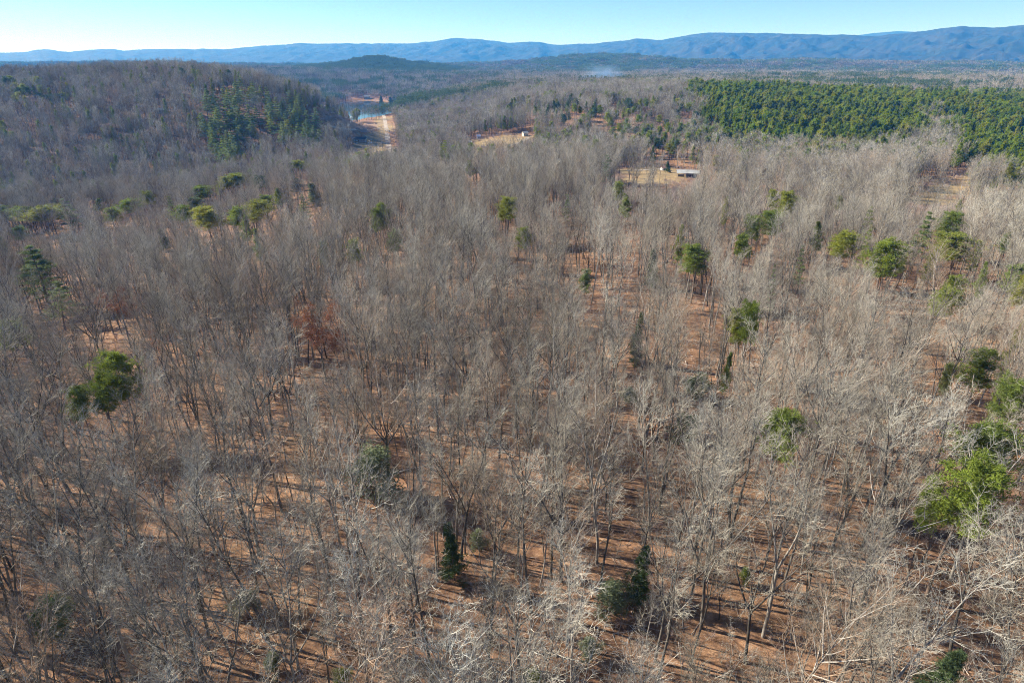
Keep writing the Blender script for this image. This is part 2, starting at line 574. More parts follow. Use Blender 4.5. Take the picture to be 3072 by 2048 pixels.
def bare_tree(seed, form, h=22.0, lod=0, leaves=0, dense=1):
    """returns (trunk Geo, crown Geo)"""
    r = np.random.default_rng(seed)
    g, c = Geo(), Geo()
    r0 = h * r.uniform(.0068, .0098)
    lean = unit(np.array([[r.normal(0, .05), r.normal(0, .05), 1.0]]))
    sides = (8, 4, 3)[lod]
    if form == 'straight':
        P = path(r, np.zeros((1, 3)) - np.array([0, 0, .4]), lean, np.array([h * .97]), 10, .1, .035)
        tubes(g, P, radii(np.array([r0]), np.array([.02]), 11), sides)
        kl = (20, 12, 7)[lod]
        B, L, ix, t = sprout(r, P, np.array([h]), kl, .46, .98, .38, .84, .325, .52, 5, .6, .06)
    else:
        fh = r.uniform(.36, .52) if form == 'forked' else r.uniform(.30, .42)
        P = path(r, np.zeros((1, 3)) - np.array([0, 0, .4]), lean, np.array([h * fh]), 6, .05, .04)
        tubes(g, P, radii(np.array([r0]), np.array([r0 * .72]), 7), sides)
        nf = 2 if form == 'forked' else int(r.integers(3, 5))
        ph = np.arange(nf) * 6.283 / nf + r.random() * 6.28
        a = r.uniform(.18, .36, nf) if form == 'forked' else r.uniform(.32, .64, nf)
        D = np.stack([np.sin(a) * np.cos(ph), np.sin(a) * np.sin(ph), np.cos(a)], 1)
        LF = h * (1 - fh) * r.uniform(.85, 1.08, nf)
        PF = path(r, np.repeat(P[:, -1], nf, 0), D, LF, 7, .35, .07)
        tubes(g, PF, radii(np.full(nf, r0 * .6), np.full(nf, .02), 8), max(3, sides - 2))
        kl = (10, 6, 3)[lod] if form == 'forked' else (7, 4, 2)[lod]
        B, L, ix, t = sprout(r, PF, LF, kl, .15, .97, .35, .75, .42, .5, 5, .6, .07)
    thick = (1.0, 2.1, 4.6)[lod]
    rb = np.clip(L * .0105, .025, .075) * (1 if lod < 2 else 1.8)
    tubes(c, B, radii(rb, np.full(len(B), .014 * thick), 6), (4, 3, 3)[lod], m=0)
    if lod == 2:
        C2, L2, _, _ = sprout(r, B, L, 4, .2, 1.0, .4, .9, .6, .3, 1, .3, .1)
        tubes(c, C2, radii(np.full(len(C2), .05 * 2), np.full(len(C2), 0), 2), 3, m=1, tip=True)
        return g, c
    C2, L2, _, _ = sprout(r, B, L, 7 if lod == 0 else 6, .15, 1.0, .35, .85, .5, .45, 3, .5, .075)
    tubes(c, C2, radii(np.clip(L2 * .011, .013, .03) * thick, np.full(len(C2), .007 * thick), 4), 3, m=1, tip=(lod == 1))
    if lod == 1:
        C3, L3, _, _ = sprout(r, C2, L2, 3, .2, 1.0, .4, .95, .75, .3, 1, .3, .1)
        tubes(c, C3, radii(np.full(len(C3), .03), np.full(len(C3), 0), 2), 3, m=1, tip=True)
        return g, c
    C3, L3, _, _ = sprout(r, C2, L2, 5 if dense == 2 else 4, .15, 1.0, .35, .9, .6, .3, 2, .35, .07)
    tubes(c, C3, radii(np.clip(L3 * .01, .009, .0135), np.full(len(C3), .005), 3), 3, m=1, tip=True)
    C4, L4, _, _ = sprout(r, C3, L3, (2, 3, 4)[dense], .15, 1.0, .35, .85, .8, .3, 1, .2, .06)
    tubes(c, C4, radii(np.full(len(C4), .0085), np.full(len(C4), 0), 2), 3, m=1, tip=True)
    if leaves:
        S = C3[r.integers(0, len(C3), leaves), -1] + r.normal(0, .25, (leaves, 3))
        blades(c, r, S, .30, .17, m=2)
    return g, c


def blades(g, r, S, ln, wd, m=0, D=None, spread=.6):
    """one small leaf-like triangle at each point"""
    n = len(S)
    if D is None:
        D = unit(r.normal(0, 1, (n, 3)))
    else:
        D = unit(D + r.normal(0, spread, (n, 3)))
    u, v = frame(D)
    ph = r.random(n)[:, None] * 6.283
    w = (np.cos(ph) * u + np.sin(ph) * v) * (wd * r.uniform(.6, 1.3, (n, 1)))
    l = D * (ln * r.uniform(.6, 1.3, (n, 1)))
    V = np.stack([S - w * .5, S + w * .5, S + l], 1).reshape(-1, 3)
    g.add(V, T=np.arange(3 * n).reshape(-1, 3), m=m)


def pine(seed, kind='round', h=22.0, lod=0, cw=3.4):
    """returns (trunk Geo, crown Geo); cw = crown half width"""
    r = np.random.default_rng(seed)
    g, c = Geo(), Geo()
    r0 = h * .0092
    P = path(r, np.array([[0, 0, -.4]]), unit(np.array([[r.normal(0, .03), r.normal(0, .03), 1]])), np.array([h * .97]), 8, .1, .02)
    tubes(g, P, radii(np.array([r0]), np.array([.03]), 9), (7, 5, 3)[lod])
    k = (1, .42, .12)[lod]
    bl, bw = ((.42, .105), (.8, .26), (1.6, .7))[lod]
    if kind == 'round':
        nb, t0 = int(40 * (1 if lod < 2 else .4)), .55
        B, L, _, t = sprout(r, P, np.array([cw]), nb, t0, .99, .75, 1.35, 1.0, 0, 3, .5, .12)
        L *= 0
        s = np.clip((t - t0) / (1 - t0), 0, 1)
        f = np.sqrt(np.clip(1 - (s * 1.05 - .25) ** 2 / .68, .06, 1)) * r.uniform(.65, 1.1, len(t))
        B = B[:, :1] + (B - B[:, :1]) * f[:, None, None]
    elif kind == 'oval':
        nb, t0 = int(44 * (1 if lod < 2 else .4)), .38
        B, L, _, t = sprout(r, P, np.array([cw]), nb, t0, .99, .8, 1.35, 1.0, 0, 3, .4, .12)
        s = np.clip((t - t0) / (1 - t0), 0, 1)
        f = np.clip(np.minimum(1.0, .5 + s * 2.6) * (1.05 - s ** 1.25 * .98), .08, 1) * r.uniform(.6, 1.15, len(t))
        B = B[:, :1] + (B - B[:, :1]) * f[:, None, None]
    elif kind == 'tier':
        nb, t0 = int(44 * (1 if lod < 2 else .4)), .28
        B, L, _, t = sprout(r, P, np.array([cw]), nb, t0, .99, 1.25, 1.6, 1.0, 0, 3, .12, .06)
        q = np.round(t * 13) / 13
        B[:, :, 2] += ((q - t) * h * .97 * .7)[:, None]
        s = np.clip((t - t0) / (1 - t0), 0, 1)
        f = (1.0 - s ** 1.3 * .88) * r.uniform(.5, 1.15, len(t))
        B = B[:, :1] + (B - B[:, :1]) * f[:, None, None]
    else:                                       # cone
        nb, t0 = int(60 * (1 if lod < 2 else .4)), .06
        B, L, _, t = sprout(r, P, np.array([cw]), nb, t0, .99, 1.1, 1.6, 1.0, 0, 3, -.1, .06)
        s = np.clip((t - t0) / (1 - t0), 0, 1)
        f = (1.02 - s) * r.uniform(.75, 1.1, len(t)) + .06
        B = B[:, :1] + (B - B[:, :1]) * f[:, None, None]
    Lb = np.linalg.norm(B[:, -1] - B[:, 0], axis=1)
    tubes(c, B, radii(np.clip(Lb * .016, .02, .07), np.full(len(B), .012), 4), 3, m=0)
    per = int({'round': 330, 'oval': 300, 'tier': 280, 'cone': 230}[kind] * k)
    ncl = max(2, per // 14)
    i = np.repeat(np.arange(len(B)), ncl)
    tt = (1 - (r.random(len(i)) ** 1.6) * .8)
    S, T = along(B[i], tt)
    sc = np.clip(Lb[i] / max(cw, .1), .25, 1)[:, None]
    flat = {'round': (.62, .5), 'oval': (.55, .45), 'tier': (.6, .16), 'cone': (.42, .25)}[kind]
    S = S + r.normal(0, 1, S.shape) * np.array([flat[0], flat[0], flat[1]]) * sc * (1 if lod < 2 else .8)
    S2 = np.repeat(S, 14, 0)
    if lod == 2:
        S2 = S
        S2 = np.repeat(S, 3, 0)
    D = unit(np.repeat(T, len(S2) // len(S), 0) * .5 + np.array([0, 0, .45]))
    jit = r.normal(0, .16 if lod == 0 else .3, S2.shape)
    blades(c, r, S2 + jit, bl, bw, m=1, D=D, spread=.75)
    return g, c


def bush(seed, h=4.0, w=2.2, n=5000, leaf=(.2, .12)):
    r = np.random.default_rng(seed)
    g, c = Geo(), Geo()
    ns = 7
    D = unit(np.stack([r.normal(0, .45, ns), r.normal(0, .45, ns), np.ones(ns)], 1))
    P = path(r, r.normal(0, .15, (ns, 3)) * np.array([1, 1, 0]), D, np.full(ns, h * .8), 4, .3, .1)
    tubes(g, P, radii(np.full(ns, .06), np.full(ns, .02), 5), 4)
    lobes = 22
    cen = np.stack([r.normal(0, w * .42, lobes), r.normal(0, w * .42, lobes), h * (.2 + .72 * r.random(lobes))], 1)
    cen[:, :2] *= (1.15 - .55 * cen[:, 2:3] / h)
    i = r.integers(0, lobes, n)
    d = unit(r.normal(0, 1, (n, 3)))
    S = cen[i] + d * (w * .33 * r.random((n, 1)) ** .4)
    S[:, 2] = np.maximum(S[:, 2], .05)
    blades(c, r, S, leaf[0], leaf[1], m=1, D=d, spread=.8)
    return g, c


def sapling(seed, h=5.0, stems=1, thick=1.0):
    r = np.random.default_rng(seed)
    c = Geo()
    D = unit(np.stack([r.normal(0, .12 + .12 * (stems > 1), stems), r.normal(0, .12 + .12 * (stems > 1), stems), np.ones(stems)], 1))
    S = r.normal(0, .25 * (stems > 1), (stems, 3)) * np.array([1, 1, 0])
    L = h * r.uniform(.7, 1.05, stems)
    P = path(r, S, D, L, 5, .2, .07)
    tubes(c, P, radii(np.full(stems, .045 * thick), np.full(stems, .008), 6), 4)
    B, Lb, _, _ = sprout(r, P, L, 9, .3, 1, .5, .95, .36, .5, 2, .4, .1)
    tubes(c, B, radii(np.full(len(B), .018 * thick), np.full(len(B), .006), 3), 3, tip=True)
    C, Lc, _, _ = sprout(r, B, Lb, 6, .15, 1, .4, .95, .5, .3, 1, .3, .1)
    tubes(c, C, radii(np.full(len(C), .012 * thick), np.full(len(C), 0), 2), 3, tip=True)
    return c


# ------------------------------------------------------------------ scatter: one stuff object that instances its own prototype meshes
def scatter(name, protos, mats, X, Y, Z, rot, sc, idx, label, cat=None):
    """protos: Geo list; the object's base mesh holds every prototype and one loose vertex per place"""
    V, F3, F4, mi3, mi4, pr = [], [], [], [], [], []
    n = 0
    for i, g in enumerate(protos):
        v, t, q, mi = g.arrays()
        V.append(v)
        F3.append(t + n)
        F4.append(q + n)
        mi3.append(mi[:len(t)])
        mi4.append(mi[len(t):])
        pr.append(np.full(len(v), i))
        n += len(v)
    pts = np.stack([X, Y, Z], 1)
    V.append(pts)
    pr.append(-1 - np.asarray(idx))
    V, pr = np.concatenate(V), np.concatenate(pr).astype(np.int32)
    me = mesh_np(name, V, [np.concatenate(F3), np.concatenate(F4)], mats, np.concatenate(mi3 + mi4))
    a = me.attributes.new("proto", 'INT', 'POINT')
    a.data.foreach_set('value', pr)
    pad = np.zeros(n)
    for nm, arr in (("turn", rot), ("size", sc)):
        a = me.attributes.new(nm, 'FLOAT', 'POINT')
        a.data.foreach_set('value', np.concatenate([pad, arr]).astype(np.float32))
    ng = bpy.data.node_groups.new(name + "_scatter", 'GeometryNodeTree')
    ng.interface.new_socket("Geometry", in_out='INPUT', socket_type='NodeSocketGeometry')
    ng.interface.new_socket("Geometry", in_out='OUTPUT', socket_type='NodeSocketGeometry')
    gi, go = ng.nodes.new("NodeGroupInput"), ng.nodes.new("NodeGroupOutput")
    join = ng.nodes.new("GeometryNodeJoinGeometry")

    def attr(nm, typ):
        x = ng.nodes.new("GeometryNodeInputNamedAttribute")
        x.data_type = typ
        x.inputs[0].default_value = nm
        return next(s for s in x.outputs if s.enabled and s.name == 'Attribute')

    pa, ra, sa = attr("proto", 'INT'), attr("turn", 'FLOAT'), attr("size", 'FLOAT')
    comb = ng.nodes.new("ShaderNodeCombineXYZ")
    ng.links.new(ra, comb.inputs[2])

    def pick(val):
        c = ng.nodes.new("FunctionNodeCompare")
        c.data_type = 'INT'
        c.operation = 'EQUAL'
        ii = [s for s in c.inputs if s.enabled and s.type == 'INT']
        ng.links.new(pa, ii[0])
        ii[1].default_value = val
        s = ng.nodes.new("GeometryNodeSeparateGeometry")
        s.domain = 'POINT'
        ng.links.new(gi.outputs[0], s.inputs[0])
        ng.links.new(c.outputs[0], s.inputs[1])
        return s.outputs[0]

    for i in range(len(protos)):
        inst = ng.nodes.new("GeometryNodeInstanceOnPoints")
        ng.links.new(pick(-1 - i), inst.inputs['Points'])
        ng.links.new(pick(i), inst.inputs['Instance'])
        ng.links.new(comb.outputs[0], inst.inputs['Rotation'])
        ng.links.new(sa, inst.inputs['Scale'])
        ng.links.new(inst.outputs[0], join.inputs[0])
    ng.links.new(join.outputs[0], go.inputs[0])
    o = put(name, me)
    md = o.modifiers.new("scatter", 'NODES')
    md.node_group = ng
    tag(o, label, cat, None, 'stuff')
    return o


def grid_points(x0, x1, y0, y1, step, jit=.46):
    nx, ny = int((x1 - x0) / step), int((y1 - y0) / step)
    gx, gy = np.meshgrid(np.arange(nx), np.arange(ny))
    X = x0 + (gx + .5 + .5 * (gy % 2) + rng.uniform(-jit, jit, gx.shape)) * step
    Y = y0 + (gy + .5 + rng.uniform(-jit, jit, gx.shape)) * step
    return X.ravel(), Y.ravel()


# ------------------------------------------------------------------ ground sheet
def build_ground():
    th = np.concatenate([np.linspace(-180, -62, 60)[:-1], np.linspace(-62, 62, 560), np.linspace(62, 180, 60)[1:]])
    rr = np.concatenate([[0.5], np.geomspace(12, 17000, 330)])
    TH, RR = np.meshgrid(np.radians(th), rr)
    X, Y = RR * np.sin(TH), RR * np.cos(TH)
    Z = height(X, Y)
    nr, nt = RR.shape
    i, j = np.meshgrid(np.arange(nr - 1), np.arange(nt - 1), indexing='ij')
    a = (i * nt + j).ravel()
    Q = np.stack([a, a + 1, a + nt + 1, a + nt], 1)
    me = mesh_np("ground", np.stack([X, Y, Z], -1).reshape(-1, 3), [Q], [], None, True)
    cov = np.zeros((X.size, 4), np.float32)
    x, y = X.ravel(), Y.ravel()
    wig = fbm(x, y, .1) * 5 + fbm(x + 70, y, .35) * 6
    for nm, P in FIELDS.items():
        if nm == 'valley_verge':
            continue
        sel = (y > 300) & (y < 2500)
        k = np.zeros(len(x))
        k[sel] = 1 - smooth(-6, 5, poly_sd(x[sel], y[sel], P) + wig[sel])
        cov[:, 1 if nm == 'clay_field' else 0] = np.maximum(cov[:, 1 if nm == 'clay_field' else 0], k)
    sel = (y > 1000) & (y < 2300) & (x < 0)
    k = np.zeros(len(x))
    k[sel] = 1 - smooth(2, 7, poly_sd(x[sel], y[sel], LAKE))
    cov[:, 1] = np.maximum(cov[:, 1], k * .6)
    cov[:, 3] = 1
    a = me.color_attributes.new("cover", 'FLOAT_COLOR', 'POINT')
    a.data.foreach_set('color', cov.ravel())
    m, nt_, b = new_mat("forest_floor")
    geo = N(nt_, "NewGeometry")
    pos = geo.outputs['Position']
    big = noise(nt_, .035, 3, .6, vec=pos)
    mid = noise(nt_, .55, 5, .65, vec=pos)
    fine = noise(nt_, 5.0, 4, .7, vec=pos)
    c = ramp(nt_, mid, [(.25, (.105, .062, .042)), (.42, (.215, .132, .085)), (.56, (.31, .195, .124)), (.75, (.44, .305, .205))])
    c2 = ramp(nt_, big, [(.3, (.72, .66, .62)), (.5, (1, .95, .92)), (.7, (1.18, 1.14, 1.02))])
    c = mixc(nt_, 1.0, c, c2, 'MULTIPLY')
    c4 = ramp(nt_, noise(nt_, .16, 5, .7, vec=pos), [(.32, (.45, .44, .44)), (.47, (.9, .9, .88)), (.6, (1.06, 1.04, 1.0)), (.72, (1.35, 1.33, 1.26))])
    c = mixc(nt_, 1.0, c, c4, 'MULTIPLY')
    c3 = ramp(nt_, fine, [(.3, (.55, .53, .52)), (.7, (1.4, 1.36, 1.32))])
    c = mixc(nt_, 1.0, c, c3, 'MULTIPLY')
    grass = mixc(nt_, 1.0, ramp(nt_, mid, [(.3, (.20, .145, .08)), (.55, (.33, .245, .135)), (.75, (.42, .325, .19))]), ramp(nt_, noise(nt_, .06, 5, .7, vec=pos), [(.35, (.62, .62, .6)), (.6, (1.1, 1.08, 1.0))]), 'MULTIPLY')
    clay = ramp(nt_, mid, [(.3, (.25, .16, .105)), (.7, (.34, .235, .16))])
    at = N(nt_, "VertexColor", layer_name="cover")
    sp = N(nt_, "SeparateColor")
    nt_.links.new(at.outputs[0], sp.inputs[0])
    c = mixc(nt_, sp.outputs[0], c, grass)
    c = mixc(nt_, sp.outputs[1], c, clay)
    nt_.links.new(c, b.inputs['Base Color'])
    bp = N(nt_, "Bump")
    bp.inputs['Strength'].default_value = .6
    bp.inputs['Distance'].default_value = .12
    nt_.links.new(fine, bp.inputs['Height'])
    nt_.links.new(bp.outputs[0], b.inputs['Normal'])
    me.materials.append(m)
    tag(put("ground", me), kind='structure')


build_ground()

# lake water
g = Geo()
cx, cy = LAKE.mean(0)
W = np.array([(x + (x - cx) * .03, y + (y - cy) * .03, LAKE_Z) for x, y in LAKE])
m, nt_, b = new_mat("lake_water")
b.inputs['Base Color'].default_value = (.012, .035, .032, 1)
b.inputs['Roughness'].default_value = .06
b.inputs['Specular IOR Level'].default_value = .28
bp = N(nt_, "Bump")
bp.inputs['Strength'].default_value = .03
bp.inputs['Distance'].default_value = .3
nt_.links.new(noise(nt_, .25, 3), bp.inputs['Height'])
nt_.links.new(bp.outputs[0], b.inputs['Normal'])
me = bpy.data.meshes.new("lake")
me.from_pydata([tuple(v) for v in W], [], [tuple(range(len(W)))])
me.materials.append(m)
tag(put("lake", me), kind='structure')


# roads and tracks: ribbons draped over the terrain
def ribbon(name, pts, width, mat, lift):
    P = np.array(pts)
    seg = np.hypot(*(P[1:] - P[:-1]).T)
    s = np.concatenate([[0], np.cumsum(seg)])
    n = max(3, int(s[-1] / 3))
    u = np.linspace(0, s[-1], n)
    x, y = np.interp(u, s, P[:, 0]), np.interp(u, s, P[:, 1])
    k = np.ones(7) / 7
    if n > 20:
        x[3:-3], y[3:-3] = np.convolve(x, k, 'valid'), np.convolve(y, k, 'valid')
    tx, ty = np.gradient(x), np.gradient(y)
    L = np.hypot(tx, ty)
    nx, ny = -ty / L, tx / L
    rows = []
    for o in np.linspace(-1, 1, 5):
        w = width / 2 * (1 + .08 * np.sin(u * .35 + o * 3))
        X, Y = x + nx * o * w, y + ny * o * w
        rows.append(np.stack([X, Y, height(X, Y) + lift], 1))
    V = np.stack(rows, 1).reshape(-1, 3)
    i, j = np.meshgrid(np.arange(n - 1), np.arange(4), indexing='ij')
    a = (i * 5 + j).ravel()
    me = mesh_np(name, V, [np.stack([a, a + 1, a + 6, a + 5], 1)], [mat], None, True)
    return tag(put(name, me), kind='structure')


M_GRAVEL = plain("pale_gravel", (.37, .315, .26), .95, .18, .4)
M_DIRT = plain("packed_dirt", (.42, .31, .21), .95, .2, .4)
M_ASPH = plain("worn_asphalt", (.13, .128, .125), .9, .15, .4)
gh = ground_hit
ROADS = []


def road(name, px, width, mat, lift=.16):
    pts = [gh(*p)[:2] for p in px]
    ROADS.append((np.array(pts), width))
    ribbon(name, pts, width, mat, lift)


road("gravel_road", [(1168, 500), (1166, 460), (1165, 440), (1163, 415), (1160, 390), (1156, 370), (1153, 352), (1150, 346)], 6.4, M_GRAVEL)
road("driveway", [(990, 379), (1020, 386), (1060, 391), (1110, 390), (1140, 386), (1158, 384)], 5.0, M_GRAVEL, .19)
road("house_path", [(1050, 430), (1080, 432), (1120, 430), (1160, 428)], 4.0, M_DIRT, .19)
road("homestead_drive", [(1470, 452), (1500, 446), (1530, 437), (1560, 427), (1578, 419), (1585, 412)], 4.5, M_GRAVEL)
road("farm_track", [(1880, 512), (1930, 511), (1985, 508), (2010, 508)], 4.0, M_GRAVEL)
road("valley_road", [(150, 592), (240, 600), (320, 597), (380, 592), (430, 584)], 6.5, M_ASPH)


# ------------------------------------------------------------------ mountains
def build_mountains():
    prof = [(-2700, 120), (-2200, 128), (-1700, 118), (-1200, 140), (-800, 158), (-400, 165), (-150, 152), (0, 158), (60, 158), (140, 147), (200, 157), (260, 150), (330, 147), (380, 152), (450, 147), (560, 148), (700, 146), (780, 138),
            (870, 134), (893, 128), (925, 132), (1000, 131), (1120, 131), (1230, 131), (1293, 126), (1340, 117), (1378, 114), (1420, 116), (1470, 123), (1536, 129), (1608, 125),
            (1670, 136), (1740, 132), (1790, 130), (1860, 123), (1920, 116), (1975, 121), (2040, 110), (2120, 97), (2200, 99), (2300, 100), (2450, 104), (2550, 105), (2620, 109), (2700, 101),
            (2790, 91), (2880, 78), (2980, 84), (3072, 75), (3200, 88), (3400, 80), (3700, 95), (4000, 84), (4400, 110), (4800, 100), (5200, 125), (5800, 118)]
    pp = np.array(prof, float)
    px = np.linspace(-2700, 5800, 1700)
    py = np.interp(px, pp[:, 0], pp[:, 1])
    py = np.convolve(np.pad(py, 3, 'edge'), np.ones(7) / 7, 'valid')
    rj = np.random.default_rng(3)
    py = py + np.convolve(rj.normal(0, 1.3, len(py) + 4), np.ones(5) / 5, 'valid')
    a, b = (px - 1536) / F_PX, (1024 - py) / F_PX
    f, up = CP + b * SP, b * CP - SP
    az = np.arctan2(a, f)
    R = np.interp(px, [-400, 600, 1500, 2400, 3400], [14500, 14000, 12500, 10500, 9500])
    zr = CAM_Z + up / np.hypot(a, f) * R
    nS = 90
    s = np.linspace(0, 1.35, nS)
    S, AZ = np.meshgrid(s, az, indexing='ij')
    RR = R[None] * (.66 + .34 * S)
    X, Y = RR * np.sin(AZ), RR * np.cos(AZ)
    k = smooth(0, 1, np.clip(S, 0, 1)) * .75 + np.clip(S, 0, 1) ** 2 * .25
    k = np.where(S > 1, 1 - (S - 1) * 1.6, k)
    Zb = -12
    spur = fbm(X, Y, 6.0) + .8 * np.abs(fbm(X + 900, Y, 3.0))
    Z = Zb + (zr[None] - Zb) * k + spur * 40 * np.clip(S, 0, 1) * (1 - np.clip(S, 0, 1)) * 2.2 * np.clip((zr[None] - 72) / 250, .3, 1.6)
    Z = np.where(S <= 1, np.minimum(Z, CAM_Z + (zr[None] - CAM_Z) * RR / R[None]), Z)
    nt = len(az)
    i, j = np.meshgrid(np.arange(nS - 1), np.arange(nt - 1), indexing='ij')
    q = (i * nt + j).ravel()
    m, nt_, b_ = new_mat("wooded_mountain")
    geo = N(nt_, "NewGeometry")
    n1 = noise(nt_, .0035, 5, .6, vec=geo.outputs['Position'])
    n2 = noise(nt_, .03, 4, .7, vec=geo.outputs['Position'])
    c = ramp(nt_, n1, [(.38, (.018, .028, .024)), (.5, (.028, .034, .03)), (.65, (.042, .043, .04))])
    c = mixc(nt_, 1.0, c, ramp(nt_, n2, [(.3, (.75, .75, .75)), (.7, (1.2, 1.2, 1.2))]), 'MULTIPLY')
    nt_.links.new(c, b_.inputs['Base Color'])
    bp = N(nt_, "Bump")
    bp.inputs['Strength'].default_value = 1.0
    bp.inputs['Distance'].default_value = 5
    nt_.links.new(n2, bp.inputs['Height'])
    nt_.links.new(bp.outputs[0], b_.inputs['Normal'])
    me = mesh_np("mountains", np.stack([X, Y, Z], -1).reshape(-1, 3), [np.stack([q, q + 1, q + nt + 1, q + nt], 1)], [m], None, True)
    tag(put("mountains", me), kind='structure')
    # the paler ridge that looks over the notch on the right
    bx = np.linspace(2480, 2900, 80)
    by = np.interp(bx, [2480, 2560, 2620, 2695, 2760, 2900], [118, 108, 100, 94, 97, 112])
    a, b = (bx - 1536) / F_PX, (1024 - by) / F_PX
    f, up = CP + b * SP, b * CP - SP
    az = np.arctan2(a, f)
    Rf = 15800.0
    zr = CAM_Z + up / np.hypot(a, f) * Rf
    kk = np.array([0, .35, .7, .92, 1, .8, .3, 0])
    rr = Rf + np.array([-1500, -1100, -600, -250, 0, 250, 600, 900])
    X, Y = rr[:, None] * np.sin(az), rr[:, None] * np.cos(az)
    Z = -10 + (zr[None] + 10) * kk[:, None]
    n_ = len(az)
    i, j = np.meshgrid(np.arange(len(rr) - 1), np.arange(n_ - 1), indexing='ij')
    q = (i * n_ + j).ravel()
    me = mesh_np("far_ridge", np.stack([X, Y, Z], -1).reshape(-1, 3), [np.stack([q, q + 1, q + n_ + 1, q + n_], 1)], [m], None, True)
    tag(put("far_hill", me), kind='structure')


build_mountains()

# ------------------------------------------------------------------ haze and smoke
me = Geo().box(0, 0, 310, 36000, 36000, 780).mesh("haze", [])
hz = bpy.data.materials.new("haze_air")
hz.use_nodes = True
hz.node_tree.nodes.clear()
pv = hz.node_tree.nodes.new("ShaderNodeVolumePrincipled")
pv.inputs['Color'].default_value = HAZE_COLOR
pv.inputs['Density'].default_value = HAZE_DENSITY
pv.inputs['Absorption Color'].default_value = (1, 1, 1, 1)
pv.inputs['Anisotropy'].default_value = 0.1
ho = hz.node_tree.nodes.new("ShaderNodeOutputMaterial")
hz.node_tree.links.new(pv.outputs[0], ho.inputs['Volume'])
me.materials.append(hz)
tag(put("haze", me), kind='stuff')

# ------------------------------------------------------------------ buildings, docks and boats
def col_mat(name, c, rough=.7, var=.12, scale=.8, metal=0.0):
    m = bpy.data.materials.get(name)
    return m or plain(name, c, rough, var, scale, metal)


M_GLASS = plain("window_glass", (.03, .04, .05), .15, .2)
M_WHITE_P = plain("white_paint", (.60, .60, .58), .6, .12)
M_DOOR = plain("door_paint", (.16, .10, .07), .6, .15)
M_WOOD = plain("grey_dock_wood", (.34, .31, .28), .85, .2)
BUILT = []                                        # (x, y, radius) keeps trees off


def roof_geo(w, d, h, rise, over, m=0, th=.18):
    """gable roof, ridge along x, as two thick slabs"""
    g = Geo()
    x = w / 2 + over
    for s in (-1, 1):
        y0, y1 = 0.0, s * (d / 2 + over)
        z0 = h + rise
        z1 = h - rise * over / (d / 2)
        V = [(-x, y0, z0), (x, y0, z0), (x, y1, z1), (-x, y1, z1), (-x, y0, z0 + th), (x, y0, z0 + th), (x, y1, z1 + th), (-x, y1, z1 + th)]
        g.add(V, Q=[(0, 1, 2, 3), (4, 7, 6, 5), (0, 4, 5, 1), (1, 5, 6, 2), (2, 6, 7, 3), (3, 7, 4, 0)], m=m)
    return g


def house(name, px, py, w, d, h, rise, rz, wallm, roofm, label, cat="house", chimney=False, porch=False, nwin=3, xy=None):
    X, Y, Z = gh(px, py) if xy is None else xy
    root = tag(empty(name, (X, Y, Z), rz), label, cat)
    BUILT.append((X, Y, max(w, d) * .62))
    g = Geo()
    g.box(0, 0, h / 2 - .5, w, d, h + 1.0)
    for s in (-1, 1):
        x = s * (w / 2 - .05)
        g.add([(x - .04, -d / 2, h), (x - .04, d / 2, h), (x - .04, 0, h + rise), (x + .04, -d / 2, h), (x + .04, d / 2, h), (x + .04, 0, h + rise)],
              T=[(0, 1, 2), (3, 5, 4)], Q=[(0, 3, 4, 1), (1, 4, 5, 2), (2, 5, 3, 0)])
    put("wall", g.mesh("wall", [wallm]), root)
    rf = put("roof", roof_geo(w, d, h, rise, .5).mesh("roof", [roofm]), root)
    if chimney:
        put("chimney", Geo().box(w * .22, d * .12, h + rise * .9, .9, .7, rise * 1.3 + 1).mesh("chimney", [col_mat("brick_red", (.28, .12, .08))]), rf)
    for s in (-1, 1):
        for i in range(nwin):
            x = -w / 2 + w * (i + .5) / nwin
            if s == -1 and i == nwin // 2:
                put("door", Geo().box(x, s * (d / 2 + .04), 1.05, 1.1, .1, 2.1).mesh("door", [M_DOOR]), root)
                continue
            fr = put("window", Geo().box(x, s * (d / 2 + .03), h * .55, 1.5, .1, 1.4).mesh("window", [M_WHITE_P]), root)
            put("pane", Geo().box(x, s * (d / 2 + .085), h * .55, 1.25, .04, 1.15).mesh("pane", [M_GLASS]), fr)
    if porch:
        pg = Geo().box(0, -d / 2 - 1.5, .15, w * .7, 2.8, .3)
        for i in range(4):
            pg.box(-w * .33 + w * .22 * i, -d / 2 - 2.7, h * .45, .18, .18, h * .9)
        pg.box(0, -d / 2 - 1.6, h * .93, w * .74, 3.0, .15)
        put("porch", pg.mesh("porch", [M_WHITE_P]), root)
    return root


def shelter(name, px, py, w, d, h, rz, roofm, label, cat, z=None, deck=True, flat=False):
    X, Y, Z = gh(px, py) if z is None else (*flat_hit(px, py, z), z)
    root = tag(empty(name, (X, Y, Z), rz), label, cat)
    BUILT.append((X, Y, max(w, d) * .6))
    for sx in (-1, 0, 1):
        for sy in (-1, 1):
            put("post", Geo().box(sx * w * .46, sy * d * .46, h / 2 - .6, .22, .22, h + 1.2).mesh("post", [M_WOOD]), root)
    put("roof", (Geo().box(0, 0, h + .1, w, d, .25) if flat else roof_geo(w, d, h, d * .16, .3)).mesh("roof", [roofm]), root)
    if deck:
        put("deck", Geo().box(0, 0, .55, w, d, .2).mesh("deck", [M_WOOD]), root)
    return root


